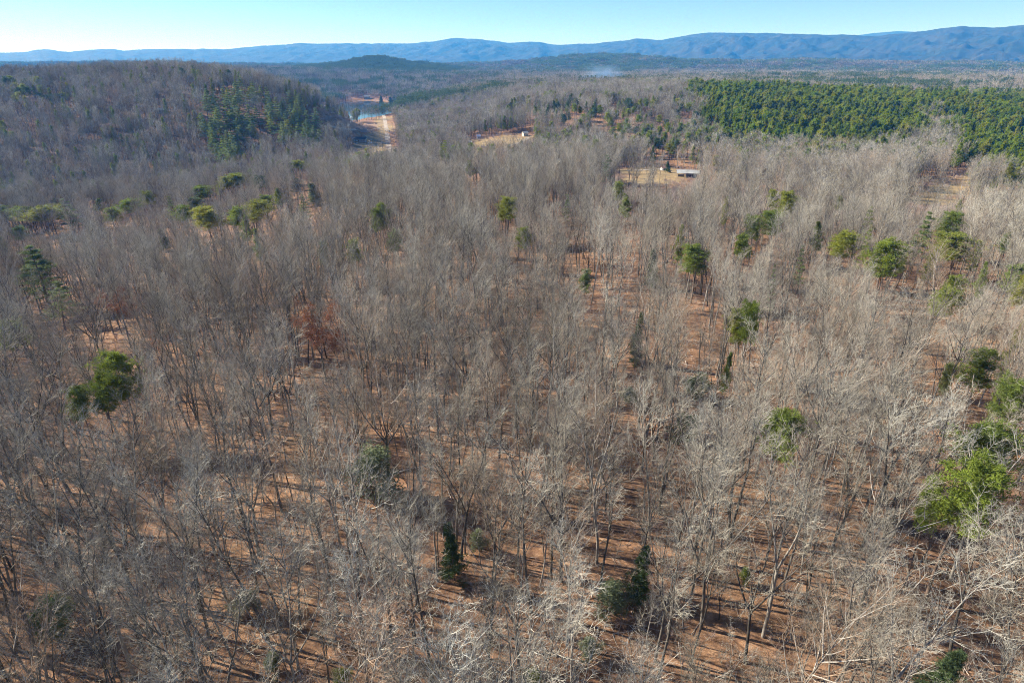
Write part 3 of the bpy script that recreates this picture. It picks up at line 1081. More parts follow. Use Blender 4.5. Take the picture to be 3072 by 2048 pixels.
TIN = plain("weathered_tin", (.34, .345, .34), .6, .2, .25)
TANW = col_mat("tan_siding", (.45, .33, .23))
GREYW = col_mat("grey_siding", (.33, .32, .31))
DARKR = col_mat("dark_shingle", (.055, .06, .075))
GREYR = col_mat("grey_shingle", (.30, .30, .31))
PALER = col_mat("pale_metal_roof", (.50, .52, .53))
BLUER = col_mat("pale_blue_roof", (.36, .47, .52))
BRICKW = col_mat("orange_brick", (.46, .22, .12))
TEAL = col_mat("teal_roof", (.20, .36, .35))
GREENR = col_mat("pale_green_roof", (.46, .58, .38))

# barn beside the field
bx, by, bz = gh(2062, 532)
root = tag(empty("barn", (bx, by, bz), R_(-9)), "open pole barn with weathered silver tin roof beside the tan field", "barn")
BUILT.append((bx, by, 13))
put("roof", roof_geo(17.5, 9.5, 4.0, 1.9, .5).mesh("roof", [TIN]), root)
for sx in (-1, -.33, .33, 1):
    for sy in (-1, 1):
        put("post", Geo().box(sx * 8.2, sy * 4.4, 1.6, .3, .3, 4.6).mesh("post", [M_WOOD]), root)
g = Geo().box(3.2, .6, 1.6, 8.5, 6.4, 3.9)
put("wall", g.mesh("wall", [col_mat("barn_boards", (.16, .14, .13))]), root)
put("door", Geo().box(3.0, -2.67, 1.2, 2.6, .1, 2.4).mesh("door", [col_mat("barn_door", (.10, .085, .08))]), root)
put("wall", Geo().box(-5.2, 1.2, .9, 5.0, .25, 2.3).mesh("wall", [col_mat("barn_boards", (.16, .14, .13))]), root)
house("shed", 1990, 511, 4.2, 3.4, 2.4, 1.0, R_(20), M_WHITE_P, col_mat("rust_roof", (.25, .12, .09)), "small white shed with rusty roof behind the cypress", "shed", nwin=1)
# the clearing in the middle
house("house", 1309, 419, 9, 7, 3.2, 1.8, R_(70), col_mat("dark_siding", (.12, .13, .15)), M_WHITE_P, "small house with bright white roof left of the tall yellow pine", nwin=2)
house("shed", 1436, 416, 4, 3.6, 2.8, 1.5, R_(10), M_WHITE_P, col_mat("lavender_roof", (.55, .54, .66)), "small lavender-white shed on the clearing above the curved drive", "shed", nwin=1)
house("shed", 1411, 432, 3.4, 3.2, 2.6, .9, R_(0), M_WHITE_P, M_WHITE_P, "tiny white pump house in front of the lavender shed", "shed", nwin=1)
house("house", 1575, 408, 6, 5, 3.5, 1.6, R_(25), col_mat("cream_siding", (.5, .46, .38)), GREYR, "small cream cabin at the top of the curved drive", nwin=2)
# yard by the gravel road
house("house", 1077, 424, 17, 8, 3.0, 2.2, R_(4), GREYW, DARKR, "low house with dark blue roof left of the gravel road", chimney=True, porch=False, nwin=5)
shelter("carport", 1093, 425, 6.2, 5.0, 3.0, R_(8), GREENR, "pale green carport beside the dark roofed house", "carport", deck=False)
# round the lake
house("house", 964, 273, 19, 9, 5.5, 3.0, R_(-6), M_WHITE_P, PALER, "white house alone among trees above the left shore", nwin=4)
house("house", 1101, 296, 17, 9, 6.0, 2.6, R_(12), TANW, GREYR, "tan two storey house with grey roof on the far shore", chimney=True, porch=True, nwin=4)
house("house", 1160, 278, 18, 9, 4.2, 2.4, R_(-4), GREYW, PALER, "long grey house with pale roof behind the boathouse", nwin=5)
house("house", 1224, 288, 13, 9, 6.0, 2.6, R_(8), BRICKW, col_mat("brown_shingle", (.16, .10, .08)), "orange brick house behind the pines right of the lake", chimney=True, nwin=4)
house("house", 1082, 276, 12, 8, 4.5, 2.4, R_(0), GREYW, PALER, "grey cottage in the trees above the tan house", nwin=3)
house("house", 1250, 268, 14, 8, 5, 2.6, R_(10), GREYW, GREYR, "grey house highest on the slope beyond the lake", nwin=4)
house("house", 1300, 277, 8, 7, 6.5, 3.5, R_(80), M_WHITE_P, GREYR, "narrow white gabled house right of the lakeside pines", nwin=2)
shelter("boathouse", 1136, 297, 17, 9, 4.2, R_(6), TEAL, "teal roofed boathouse on the far shore", "boathouse", z=LAKE_Z)
shelter("boathouse", 1038, 290, 9, 7, 3.2, R_(-10), PALER, "small white roofed boathouse below the left shore woods", "boathouse")
shelter("boathouse", 986, 372, 14, 9, 3.4, R_(-4), BLUER, "pale blue roofed dock at the near shore", "boathouse", z=LAKE_Z)
shelter("boathouse", 1045, 358, 16, 9, 3.2, R_(28), PALER, "white roofed double dock on the near shore", "boathouse", z=LAKE_Z)
house("house", 486, 338, 10, 6, 3, 1.6, R_(12), GREYW, BLUER, "house with pale blue roof on the wooded left hill", nwin=4)
house("house", 670, 256, 12, 8, 4, 2.4, R_(0), GREYW, col_mat("dull_red_roof", (.33, .16, .12)), "house with dull red roof near the hill crest", nwin=3)
for i, (px, py, lab) in enumerate(((2905, 283, "leftmost pale roofed house in the far row"), (2950, 282, "long white roofed house in the far row"), (2990, 283, "rust roofed house right of the long white one"),
                                   (3040, 284, "rightmost grey roofed house in the far row"))):
    house("house", px, py, (14, 24, 15, 14)[i], 9, 4, 2.4, R_(3), (GREYW, M_WHITE_P, BRICKW, GREYW)[i], (PALER, PALER, col_mat("dull_red_roof", (.33, .16, .12)), GREYR)[i], lab, nwin=3)


def dock(px, py, L, w, rz, label):
    X, Y = flat_hit(px, py, LAKE_Z)
    root = tag(empty("dock", (X, Y, LAKE_Z), rz), label, "dock")
    g = Geo()
    for i in range(int(L / .6)):
        g.box(-L / 2 + .3 + i * .6, 0, .6, .52, w, .1)
    d = put("deck", g.mesh("deck", [M_WOOD]), root)
    d['kind'] = 'stuff'
    for s in (-1, 0, 1):
        for t in (-1, 1):
            put("post", Geo().box(s * L * .45, t * w * .42, -.2, .25, .25, 2.4).mesh("post", [M_WOOD]), root)


dock(1033, 311, 16, 3.0, R_(25), "grey plank dock jutting from the left wooded shore")
dock(1100, 305, 12, 3.0, R_(80), "grey plank dock in front of the tan house")
dock(1160, 352, 14, 3.0, R_(10), "grey plank dock near the end of the gravel road")


def hull_mesh(L, w, h):
    g = Geo()
    xs = np.linspace(-1, 1, 9)
    rows = []
    for x in xs:
        k = math.sqrt(max(0.02, 1 - max(0, x) ** 2.2))
        b = w / 2 * k
        rows.append([(x * L / 2, -b, h), (x * L / 2, -b * .75, .25 + .25 * max(0, x)), (x * L / 2, 0, .05 + .35 * max(0, x) ** 2), (x * L / 2, b * .75, .25 + .25 * max(0, x)), (x * L / 2, b, h),
                     (x * L / 2, b * .8, h * .75), (x * L / 2, -b * .8, h * .75)])
    V = np.array(rows).reshape(-1, 3)
    Q = [(i * 7 + j, i * 7 + (j + 1) % 7, i * 7 + 7 + (j + 1) % 7, i * 7 + 7 + j) for i in range(8) for j in range(7)]
    g.add(V, Q=Q)
    g.poly(V[:7])
    return g


M_HULL = plain("boat_white", (.75, .76, .78), .35, .05)
for px, py, rz, lab in ((1024, 309, .3, "white motorboat beside the left shore dock"), (1070, 350, .9, "white pontoon boat off the white double dock"), (962, 352, .2, "small white boat alone on the lake")):
    X, Y = flat_hit(px, py, LAKE_Z)
    root = tag(empty("motorboat", (X, Y, LAKE_Z), rz), lab, "boat")
    put("hull", hull_mesh(8.0, 2.6, 1.1).mesh("hull", [M_HULL]), root)
    put("windscreen", Geo().box(.6, 0, 1.4, .12, 1.7, .6).mesh("windscreen", [M_GLASS]), root)
    put("canopy", Geo().box(-.8, 0, 2.3, 3.0, 2.0, .12).box(-2.0, .9, 1.6, .08, .08, 1.4).box(-2.0, -.9, 1.6, .08, .08, 1.4).box(.5, .9, 1.6, .08, .08, 1.4).box(.5, -.9, 1.6, .08, .08, 1.4)
        .mesh("canopy", [col_mat("canvas_blue", (.16, .24, .36))]), root)


def car(px, py, rz, paint, label):
    X, Y, Z = gh(px, py)
    root = tag(empty("parked_car", (X, Y, Z + .15), rz), label, "car")
    sec = [(-2.25, .45, .75), (-2.15, .4, .98), (-1.2, .35, 1.02), (1.0, .35, 1.0), (2.1, .4, .85), (2.25, .45, .65)]
    V, Q = [], []
    for x, lo, hi in sec:
        V += [(x, -.88, lo), (x, .88, lo), (x, .86, hi), (x, -.86, hi)]
    for i in range(len(sec) - 1):
        Q += [(i * 4 + j, i * 4 + (j + 1) % 4, i * 4 + 4 + (j + 1) % 4, i * 4 + 4 + j) for j in range(4)]
    Q += [(0, 3, 2, 1), (20, 21, 22, 23)]
    g = Geo()
    g.add(V, Q=Q)
    put("body", g.mesh("body", [paint]), root)
    g = Geo()
    g.add([(-1.9, -.8, 1.0), (-1.9, .8, 1.0), (-1.4, .68, 1.5), (-1.4, -.68, 1.5), (.2, -.68, 1.5), (.2, .68, 1.5), (.95, .8, 1.0), (.95, -.8, 1.0)],
          Q=[(0, 1, 2, 3), (3, 2, 5, 4), (4, 5, 6, 7), (0, 3, 4, 7), (1, 6, 5, 2)])
    put("cabin", g.mesh("cabin", [M_GLASS]), root)
    for x in (-1.4, 1.4):
        for y in (-.8, .8):
            a = np.arange(10) * .6283
            g = Geo()
            ring = np.stack([x + .34 * np.cos(a), np.zeros(10), .34 + .34 * np.sin(a)], 1)
            A, B = ring + np.array([0, y - .11, 0]), ring + np.array([0, y + .11, 0])
            g.poly(A).poly(B[::-1])
            g.add(np.concatenate([A, B]), Q=[(i, (i + 1) % 10, 10 + (i + 1) % 10, 10 + i) for i in range(10)])
            put("wheel", g.mesh("wheel", [col_mat("tyre_rubber", (.02, .02, .02))]), root)


car(1068, 432, R_(15), plain("paint_silver", (.5, .51, .53), .3, .05), "silver car parked before the dark roofed house")
car(1110, 431, R_(5), plain("paint_white", (.75, .75, .75), .3, .05), "white car parked right of the green carport")
car(1128, 372, R_(80), plain("paint_maroon", (.12, .03, .03), .3, .05), "dark red car parked where the drive meets gravel road")

# ------------------------------------------------------------------ conifers and evergreen shrubs picked out one by one
OV = 3072 / 2352.0
PROTO = {}


def meshes(key, gc, tm, cm):
    if key not in PROTO:
        t, c = gc()
        PROTO[key] = (t.mesh("trunk", [tm], True), c.mesh("crown", cm))
    return PROTO[key]


ROUND = [(lambda s=s: pine(s, 'round', 22, 0, 3.4)) for s in (101, 102, 103, 104)]
TIER = [(lambda s=s: pine(s, 'tier', 24, 0, 4.2)) for s in (111, 112, 113)]
CONE = [(lambda s=s: pine(s, 'cone', 12, 0, 2.4)) for s in (121, 122)]
BUSH = [(lambda s=s: bush(s)) for s in (131, 132, 133)]
CON_XY, LAND, CLEAR = [], [], []
OVAL = [(lambda s=s: pine(s, 'oval', 21, 0, 3.2)) for s in (141, 142, 143)]
KIND_CFG = {'oval': (OVAL, 21, 3.2, .66), 'round': (ROUND, 22, 3.4, .76), 'tier': (TIER, 24, 4.2, .62), 'cone': (CONE, 12, 2.4, .5), 'bush': (BUSH, 4.0, 2.0, .5)}
cnt = {}


def conifer(name, kind, X, Y, Z, h, half, mat, label, group, rz=None, cat=None):
    protos, ph, pw, _ = KIND_CFG[kind]
    i = cnt[kind] = cnt.get(kind, 0) + 1
    key = (kind, i % len(protos))
    tm, cm = meshes(key, protos[i % len(protos)], M_PTRUNK, [M_PTRUNK, M_NEEDLE])
    root = empty(name, (X, Y, Z), rng.uniform(0, 6.28) if rz is None else rz)
    root.scale = (half / pw, half / pw, h / ph)
    tag(root, label, cat or ("evergreen tree" if name == "holly_tree" else "shrub" if kind == 'bush' else "pine tree" if kind != 'cone' else "evergreen tree"), group)
    put("trunk", tm, root)
    c = put("crown", cm, root)
    if mat is not M_NEEDLE:
        c.material_slots[1].link = 'OBJECT'
        c.material_slots[1].material = mat
    CON_XY.append((X, Y, half))
    return root


# name, kind, overview x, y of the crown's middle, crown width there, height in metres, foliage, label, short phrase for neighbours (or None)
PICKED = [
    ("pine_tree", 'round', 278, 868, 84, 23, M_BRIGHT, "bright green round pine standing over grey trees in the left part", "the bright left pine"),
    ("pine_tree", 'round', 232, 905, 60, 19, M_BRIGHT, "smaller bright pine just below and left of the bright round one", None),
    ("pine_tree", 'round', 185, 925, 56, 17, M_NEEDLE, "low olive pine, lowest of the three bright left pines", "the low olive pine"),
    ("pine_tree", 'tier', 92, 625, 120, 26, M_WHITE, "large pale layered white pine near the left edge", None),
    ("pine_tree", 'tier', 128, 690, 80, 17, M_WHITE, "shorter layered pine at the foot of the large white pine", None),
    ("pine_tree", 'tier', 160, 488, 66, 24, M_WHITE, "pointed dark green pine rising above the valley road", None),
    ("pine_tree", 'round', 100, 488, 80, 20, M_NEEDLE, "broad olive pine left of the pointed dark pine", None),
    ("pine_tree", 'round', 60, 492, 60, 19, M_NEEDLE, "middle of three olive pines by the left edge", None),
    ("pine_tree", 'round', 14, 486, 50, 20, M_NEEDLE, "olive pine cut by the left edge of the view", None),
    ("pine_tree", 'round', 540, 412, 52, 21, M_NEEDLE, "round topped pine highest of the knot above the saddle", None),
    ("pine_tree", 'round', 512, 420, 36, 20, M_NEEDLE, "slim pine hugging the left side of the saddle pine", None),
    ("pine_tree", 'round', 462, 440, 50, 20, M_NEEDLE, "bushy pine left of the saddle pines, before the dark hill", None),
    ("pine_tree", 'round', 600, 418, 36, 20, M_DARK, "dark small crowned pine right of the saddle pines", None),
    ("pine_tree", 'round', 480, 500, 74, 22, M_NEEDLE, "big broad pine with bare lower limbs in the left midfield", None),
    ("pine_tree", 'round', 541, 497, 44, 21, M_NEEDLE, "narrow round pine right of the big broad one", None),
    ("pine_tree", 'round', 578, 484, 60, 21, M_NEEDLE, "flat topped pine behind the narrow round one", None),
    ("pine_tree", 'round', 615, 468, 40, 20, M_NEEDLE, "yellowish pine at the right end of the left midfield row", None),
    ("pine_tree", 'round', 423, 490, 40, 20, M_NEEDLE, "thin pine left of the big broad one", None),
    ("pine_tree", 'round', 344, 453, 36, 20, M_NEEDLE, "dark knobby pine beside the right end of the valley road", None),
    ("pine_tree", 'round', 300, 470, 52, 19, M_NEEDLE, "loose olive pine below the valley road's right end", None),
    ("pine_tree", 'round', 265, 490, 40, 18, M_NEEDLE, "small olive pine under the valley road", None),
    ("hemlock_tree", 'cone', 378, 550, 34, 12, M_DARK, "small dark hemlock under the left midfield pines", None),
    ("cedar_tree", 'cone', 724, 445, 44, 15, M_PALE, "pale olive cone shaped cedar on the ridge", None),
    ("cedar_tree", 'cone', 678, 424, 30, 11, M_DARK, "dark stubby cedar left of the pale cone shaped one", None),
    ("pine_tree", 'round', 688, 378, 44, 17, M_NEEDLE, "small pine before the toe of the dark hill", None),
    ("pine_tree", 'tier', 1018, 345, 42, 25, M_NEEDLE, "tall narrow yellow-green pine before the clearing", None),
    ("pine_tree", 'round', 1158, 480, 56, 21, M_NEEDLE, "dark topped pine alone on the middle ridge", None),
    ("pine_tree", 'round', 858, 506, 34, 20, M_NEEDLE, "left of two touching pines on the middle ridge", None),
    ("pine_tree", 'round', 884, 492, 34, 22, M_NEEDLE, "right and taller of two touching pines on the middle ridge", None),
    ("pine_tree", 'round', 815, 578, 38, 18, M_NEEDLE, "slim bright pine with stacked clumps left of centre", None),
    ("pine_tree", 'round', 1205, 548, 36, 17, M_BRIGHT, "small bright yellow pine in the middle of the wood", None),
    ("pine_tree", 'round', 1425, 438, 28, 20, M_NEEDLE, "thin pine on the ridge below the white feathery one", None),
    ("pine_tree", 'tier', 1390, 388, 36, 24, M_PALE, "feathery whitish pine at the left of the barn field", None),
    ("pine_tree", 'round', 1600, 590, 66, 20, M_NEEDLE, "perfectly round pine with a visible dark trunk", None),
    ("cedar_tree", 'cone', 1500, 615, 34, 14, M_PALE, "small pointed light green tree left of the round pine", None),
    ("pine_tree", 'round', 1709, 568, 44, 18, M_NEEDLE, "lowest pine of the cluster right of the round pine", None),
    ("pine_tree", 'round', 1734, 522, 44, 20, M_NEEDLE, "flat topped pine at the left of the four pine cluster", None),
    ("pine_tree", 'round', 1786, 512, 62, 21, M_NEEDLE, "densest pine of the cluster right of the round pine", None),
    ("pine_tree", 'round', 1814, 463, 48, 22, M_NEEDLE, "highest pine of the cluster, seen against pale thicket", None),
    ("pine_tree", 'round', 1776, 458, 26, 19, M_NEEDLE, "faint small pine beside the highest one of its cluster", None),
    ("pine_tree", 'round', 1930, 560, 66, 20, M_NEEDLE, "broad grey-green pine left of the tall bright one", None),
    ("pine_tree", 'tier', 1984, 572, 40, 20, M_NEEDLE, "slim pine between the broad grey-green and tall bright pines", None),
    ("pine_tree", 'round', 2040, 590, 74, 25, M_BRIGHT, "tall bright pine with the densest crown on the right", None),
    ("pine_tree", 'tier', 2115, 538, 52, 24, M_WHITE, "open limbed layered pine right of the tall bright one", None),
    ("pine_tree", 'round', 2195, 560, 96, 20, M_NEEDLE, "wide flat pine half hidden behind bare pale limbs", None),
    ("pine_tree", 'round', 2178, 512, 56, 20, M_NEEDLE, "flat dark pine below the shaded edge of the right field", None),
    ("pine_tree", 'tier', 2000, 520, 40, 22, M_WHITE, "thin grey-green layered pine behind the slim one", None),
    ("pine_tree", 'round', 2160, 692, 62, 18, M_NEEDLE, "dark pine mixed with bare limbs near the right side", None),
    ("pine_tree", 'round', 2205, 668, 50, 19, M_NEEDLE, "leaning pine touching the dark one near the right side", None),
    ("pine_tree", 'round', 2326, 636, 44, 19, M_NEEDLE, "small pine by the upper right edge of the wood", None),
    ("pine_tree", 'round', 2348, 668, 40, 20, M_NEEDLE, "pine cut by the right edge above the tall leaning trunk", None),
    ("pine_tree", 'round', 1728, 740, 54, 22, M_BRIGHT, "tall bright pine with clumps down its stem, right of centre", "the tall clumpy pine"),
    ("pine_tree", 'round', 1698, 752, 44, 19, M_NEEDLE, "olive pine leaning on the tall clumpy one", None),
    ("pine_tree", 'round', 1790, 985, 92, 20, M_NEEDLE, "flat crowned pine standing alone in the right foreground", "the flat crowned pine"),
    ("pine_tree", 'round', 2248, 848, 72, 19, M_NEEDLE, "round yellowish pine above the bright green giant", "the round yellowish pine"),
    ("pine_tree", 'round', 2334, 922, 76, 20, M_NEEDLE, "dark green pine on the right edge", "the dark right edge pine"),
    ("pine_tree", 'round', 2285, 1028, 130, 21, M_NEEDLE, "wide olive pine just above the bright green giant", "the wide olive pine"),
    ("pine_tree", 'round', 2212, 1138, 138, 25, M_BRIGHT, "bright green giant pine, the largest crown in the view", "the bright giant pine"),
    ("pine_tree", 'round', 2140, 1160, 60, 19, M_NEEDLE, "faint olive pine on the left flank of the giant", None),
    ("hemlock_tree", 'cone', 1040, 1262, 60, 12, M_DARK, "dark hemlock left of the shadowed gap in the foreground", "the left hemlock"),
    ("hemlock_tree", 'cone', 1470, 1312, 58, 11, M_DARK, "dark green hemlock in the middle foreground", "the middle hemlock"),
    ("holly_tree", 'bush', 860, 1090, 120, 11, M_PALE, "large pale grey-green evergreen left of centre", "the pale grey evergreen"),
    ("cedar_tree", 'cone', 1463, 775, 34, 15, M_DARK, "dark ivy green column among the tall trunks", None),
    ("laurel_shrub", 'bush', 1712, 1322, 30, 3.2, M_BRIGHT, "small yellow-green shrub on the forest floor", "the small yellow shrub"),
    ("laurel_shrub", 'bush', 1410, 1372, 90, 5.5, M_PALE, "wide faded olive shrub behind bare stems", "the faded olive shrub"),
    ("laurel_shrub", 'bush', 120, 1425, 110, 6.5, M_LAUREL, "big blue-green laurel near the lower left corner", "the corner laurel"),
    ("laurel_shrub", 'bush', 1352, 1490, 54, 3.6, M_PALE, "light olive shrub on bare leaf litter", "the light olive shrub"),
    ("laurel_shrub", 'bush', 790, 1562, 46, 4, M_BRIGHT, "vivid green shrub on the bottom edge", "the vivid bottom shrub"),
    ("laurel_shrub", 'bush', 1222, 1562, 60, 3.6, M_BRIGHT, "yellow-green shrub cut by the bottom edge", "the yellow bottom shrub"),
    ("holly_tree", 'cone', 2170, 1545, 80, 9, M_LAUREL, "deep green holly near the lower right corner", "the corner holly"),
    ("laurel_shrub", 'bush', 625, 1520, 50, 3.4, M_PALE, "dull olive shrub between dark trunks at the bottom", "the dull olive shrub"),
    ("laurel_shrub", 'bush', 560, 1385, 60, 4.5, M_PALE, "pale green bush left of the shadow stripes", "the pale green bush"),
    ("pine_tree", 'round', 18, 768, 64, 18, M_NEEDLE, "yellowish pine low at the left edge", None),
    ("laurel_shrub", 'bush', 1600, 890, 70, 6, M_PALE, "faint green bush under the tall clumpy pine", "the faint green bush"),
    ("laurel_shrub", 'bush', 1448, 912, 50, 4.5, M_PALE, "thin greenish bush left of the tall trunks", "the thin greenish bush"),
    ("laurel_shrub", 'bush', 1100, 1240, 40, 4.5, M_PALE, "grey-green bush right of the left hemlock", None),
    ("laurel_shrub", 'bush', 1580, 985, 70, 6, M_DARK, "dark rounded thicket left of the flat crowned pine", "the dark thicket"),
    ("cypress_tree", 'cone', 2003 / OV, 503 / OV, 15, 10, M_DARK, "dark green spire tree left of the silver barn", None),
]
for nm, kind, ox, oy, ow, h, mat, lab, short in PICKED:
    frac = KIND_CFG[kind][3]
    X, Y, Z = gh(ox * OV, oy * OV, h * frac)
    if nm == "cypress_tree":
        X, Y, Z = gh(2003, 518)
        X -= 0
    zc = float(project(X, Y, Z + h * frac)[2])
    half = ow * OV * zc / F_PX / 2 * (1.22 if kind == 'round' else 1.05)
    conifer("white_pine" if kind == 'tier' else nm, kind, X, Y, Z, h, half, mat, lab, {"pine_tree": "pines scattered through the bare wood", "laurel_shrub": "evergreen shrubs under the trees"}.get(nm))
    CLEAR.append((ox * OV, oy * OV, ow * OV * .5, ow * OV * .5 * (.95 if kind in ('round', 'bush') else 1.25), math.hypot(X, Y)))
    if short:
        LAND.append((short, X, Y))
shown_pines = sum(1 for p in PICKED if p[0] == "pine_tree" and p[1] != 'tier')


_ONES = "zeroth first second third fourth fifth sixth seventh eighth ninth tenth eleventh twelfth thirteenth fourteenth fifteenth sixteenth seventeenth eighteenth nineteenth".split()
_TENS = "x x twenty thirty forty fifty sixty seventy eighty ninety".split()
_TENTH = "x x twentieth thirtieth fortieth fiftieth sixtieth seventieth eightieth ninetieth hundredth".split()


def ordinal(n):
    if n < 20:
        return _ONES[n]
    if n > 100:
        return "hundred-and-" + ordinal(n - 100)
    return _TENTH[n // 10] if n % 10 == 0 else _TENS[n // 10] + "-" + _ONES[n % 10]


def number_from_left(roots, text):
    roots = sorted(roots, key=lambda o: float(project(np.array(o.location.x), np.array(o.location.y), np.array(o.location.z))[0]))
    for n, o in enumerate(roots):
        o["label"] = ("leftmost" if n == 0 else "rightmost" if n == len(roots) - 1 else ordinal(n + 1) + " from left") + " " + text


GROVE = np.array([(615, 280), (690, 262), (760, 258), (880, 285), (945, 345), (985, 405), (900, 415), (760, 400), (700, 480), (640, 490), (600, 390)], float)


def rand_in(poly, n, seed):
    r = np.random.default_rng(seed)
    P = np.array(poly, float)
    out = []
    while len(out) < n:
        p = P.min(0) + r.random(2) * (P.max(0) - P.min(0))
        if bool(in_poly(np.array(p[0]), np.array(p[1]), P)) and all(math.hypot(p[0] - q[0], (p[1] - q[1]) * 1.6) > 11 for q in out):
            out.append(p)
    return out


for poly, n, kind, mats, h, wpx, lab, grp, sd in (
        ([(615, 280), (690, 262), (760, 258), (880, 285), (945, 345), (985, 405), (900, 415), (760, 380), (700, 470), (640, 480), (600, 390)], 84, 'tier', (M_WHITE, M_WHITE, M_WHITE, M_NEEDLE), 29, 58,
         "layered blue-green white pine in the grove on the left hill's shoulder", "white pines on the hill shoulder", 1),
        ([(0, 245), (120, 250), (195, 270), (190, 292), (0, 300)], 15, 'round', (M_NEEDLE, M_DARK), 21, 30, "rounded pine in the stand on the left hill's crest", "pines on the left hill crest", 2),
        ([(0, 360), (40, 370), (30, 420), (0, 430)], 3, 'round', (M_NEEDLE,), 21, 30, "dark pine at the left edge halfway down the hill", "pines down the left hill edge", 3),
        ([(330, 205), (480, 195), (640, 190), (780, 200), (840, 225), (620, 230), (340, 230)], 12, 'round', (M_NEEDLE, M_DARK), 21, 22, "small dark pine along the skyline of the left hill", "pines on the hill skyline", 4),
        ([(1620, 320), (1760, 290), (1900, 300), (2040, 270), (2120, 330), (2140, 400), (2080, 440), (1990, 450), (1880, 400), (1700, 380)], 46, 'round', (M_NEEDLE, M_DARK, M_PLANT), 20, 24,
         "scattered pine among bare trees on the slope behind the barn", "pines on the slope behind the barn", 5),
        ([(1480, 310), (1620, 285), (1900, 290), (1980, 330), (1800, 360), (1500, 360)], 26, 'oval', (M_NEEDLE, M_DARK), 21, 24, "darker pine trailing left from the planted stand", "pines trailing left of the plantation", 8),
        ([(1140, 290), (1200, 285), (1200, 325), (1150, 330)], 5, 'cone', (M_DARK,), 20, 26, "dark pointed cedar on the lake's right shore", "dark cedars by the lake", 6),
        ([(1210, 290), (1300, 280), (1400, 300), (1320, 320), (1220, 310)], 8, 'round', (M_NEEDLE, M_DARK), 20, 24, "pine in the loose group right of the lake", "pines right of the lake", 7)):
    grove = []
    for q, (px, py) in enumerate(rand_in(poly, n, sd)):
        X, Y, Z = gh(px, py, h * .7)
        hh = h * rng.uniform(.8, 1.15)
        zc = float(project(X, Y, Z)[2])
        half = min(wpx * zc / F_PX / 2, 8.5) * rng.uniform(.8, 1.15)
        grove.append(conifer("cedar_tree" if kind == 'cone' else "white_pine" if kind == 'tier' else "pine_tree", kind, X, Y, Z, hh, half, mats[q % len(mats)], lab, grp))
        if wpx > 40 or sd in (5, 8):
            CLEAR.append((px, py - 4, 17 if wpx > 40 else 11, 26 if wpx > 40 else 15, math.hypot(X, Y) - 3))
        shown_pines += kind not in ('cone', 'tier')
    number_from_left(grove, lab)

thin = []
for q, (ox, oy) in enumerate(((500, 432), (455, 470), (560, 522), (390, 472), (220, 470), (42, 540), (12, 562), (130, 470), (640, 452), (742, 592), (1440, 472), (1842, 602), (1560, 556), (1345, 655), (1080, 386),
                              (1300, 470), (1885, 542), (2072, 612), (2132, 604), (2242, 582), (2262, 642), (2302, 565), (2338, 772), (2318, 806), (2290, 905), (2172, 884), (2200, 480), (1776, 652), (1665, 852),
                              (1930, 472), (1665, 482), (700, 470), (590, 560), (905, 560))):
    hh, w_ = rng.uniform(15, 21), rng.uniform(26, 42)
    kd = ('oval', 'round', 'oval', 'tier')[q % 4]
    X, Y, Z = gh(ox * OV, oy * OV, hh * .68)
    zc = float(project(X, Y, Z + hh * .68)[2])
    thin.append(conifer("white_pine" if kd == 'tier' else "pine_tree", kd, X, Y, Z, hh, w_ * OV * zc / F_PX / 2, (M_NEEDLE, M_WHITE)[q % 2], "thin small pine among bare trees", "small thin pines in the wood"))
    CLEAR.append((ox * OV, oy * OV, w_ * .6, w_ * .75, math.hypot(X, Y)))
    shown_pines += 1
number_from_left(thin, "of the small thin pines lost among bare trees")
for ox, oy, rx, ry in ((262, 705, 55, 60), (735, 775, 80, 70), (360, 790, 30, 26)):
    X, Y, Z = gh(ox * OV, oy * OV, 9)
    CLEAR.append((ox * OV, oy * OV, rx, ry, math.hypot(X, Y)))

# ------------------------------------------------------------------ fallen trunks
def log(px0, py0, px1, py1, r0, label):
    a, b = np.array(gh(px0, py0)), np.array(gh(px1, py1))
    L = float(np.linalg.norm(b - a))
    r = np.random.default_rng(int(px0 + py0))
    g = Geo()
    D = unit((b - a)[None])
    P = np.linspace(0, 1, 9)[None, :, None] * (b - a)[None, None] + r.normal(0, .06, (1, 9, 3))
    P[:, :, 2] += r0 * .8 + .25
    tubes(g, P, radii(np.array([r0]), np.array([r0 * .35]), 9), 8)
    P0 = P - a
    g = Geo()
    tubes(g, P0, radii(np.array([r0]), np.array([r0 * .3]), 9), 8)
    root = tag(empty("fallen_tree", tuple(a)), label, "fallen tree", "fallen trunks on the forest floor")
    put("trunk", g.mesh("trunk", [M_DEAD], True), root)
    c = Geo()
    B, Lb, _, _ = sprout(r, P0, np.array([L]), 9, .45, 1, .5, 1.1, .22, .2, 4, .2, .1)
    B[:, :, 2] = np.maximum(B[:, :, 2], .1)
    tubes(c, B, radii(np.full(9, r0 * .3), np.full(9, .02), 5), 5)
    C, _, _, _ = sprout(r, B, Lb, 5, .2, 1, .4, .9, .5, .2, 2, .1, .1)
    tubes(c, C, radii(np.full(len(C), .035), np.full(len(C), .01), 3), 3, tip=True)
    put("limbs", c.mesh("limbs", [M_DEAD]), root)
    rp = Geo()
    d = unit(r.normal(0, 1, (14, 3)) * np.array([1, 1, 1]) - D * .6)
    PR = path(r, np.repeat(P0[:, 0], 14, 0), d, np.full(14, r0 * 3.2), 2, 0, .2)
    tubes(rp, PR, radii(np.full(14, r0 * .3), np.full(14, .02), 3), 4)
    put("roots", rp.mesh("roots", [M_PTRUNK]), root)


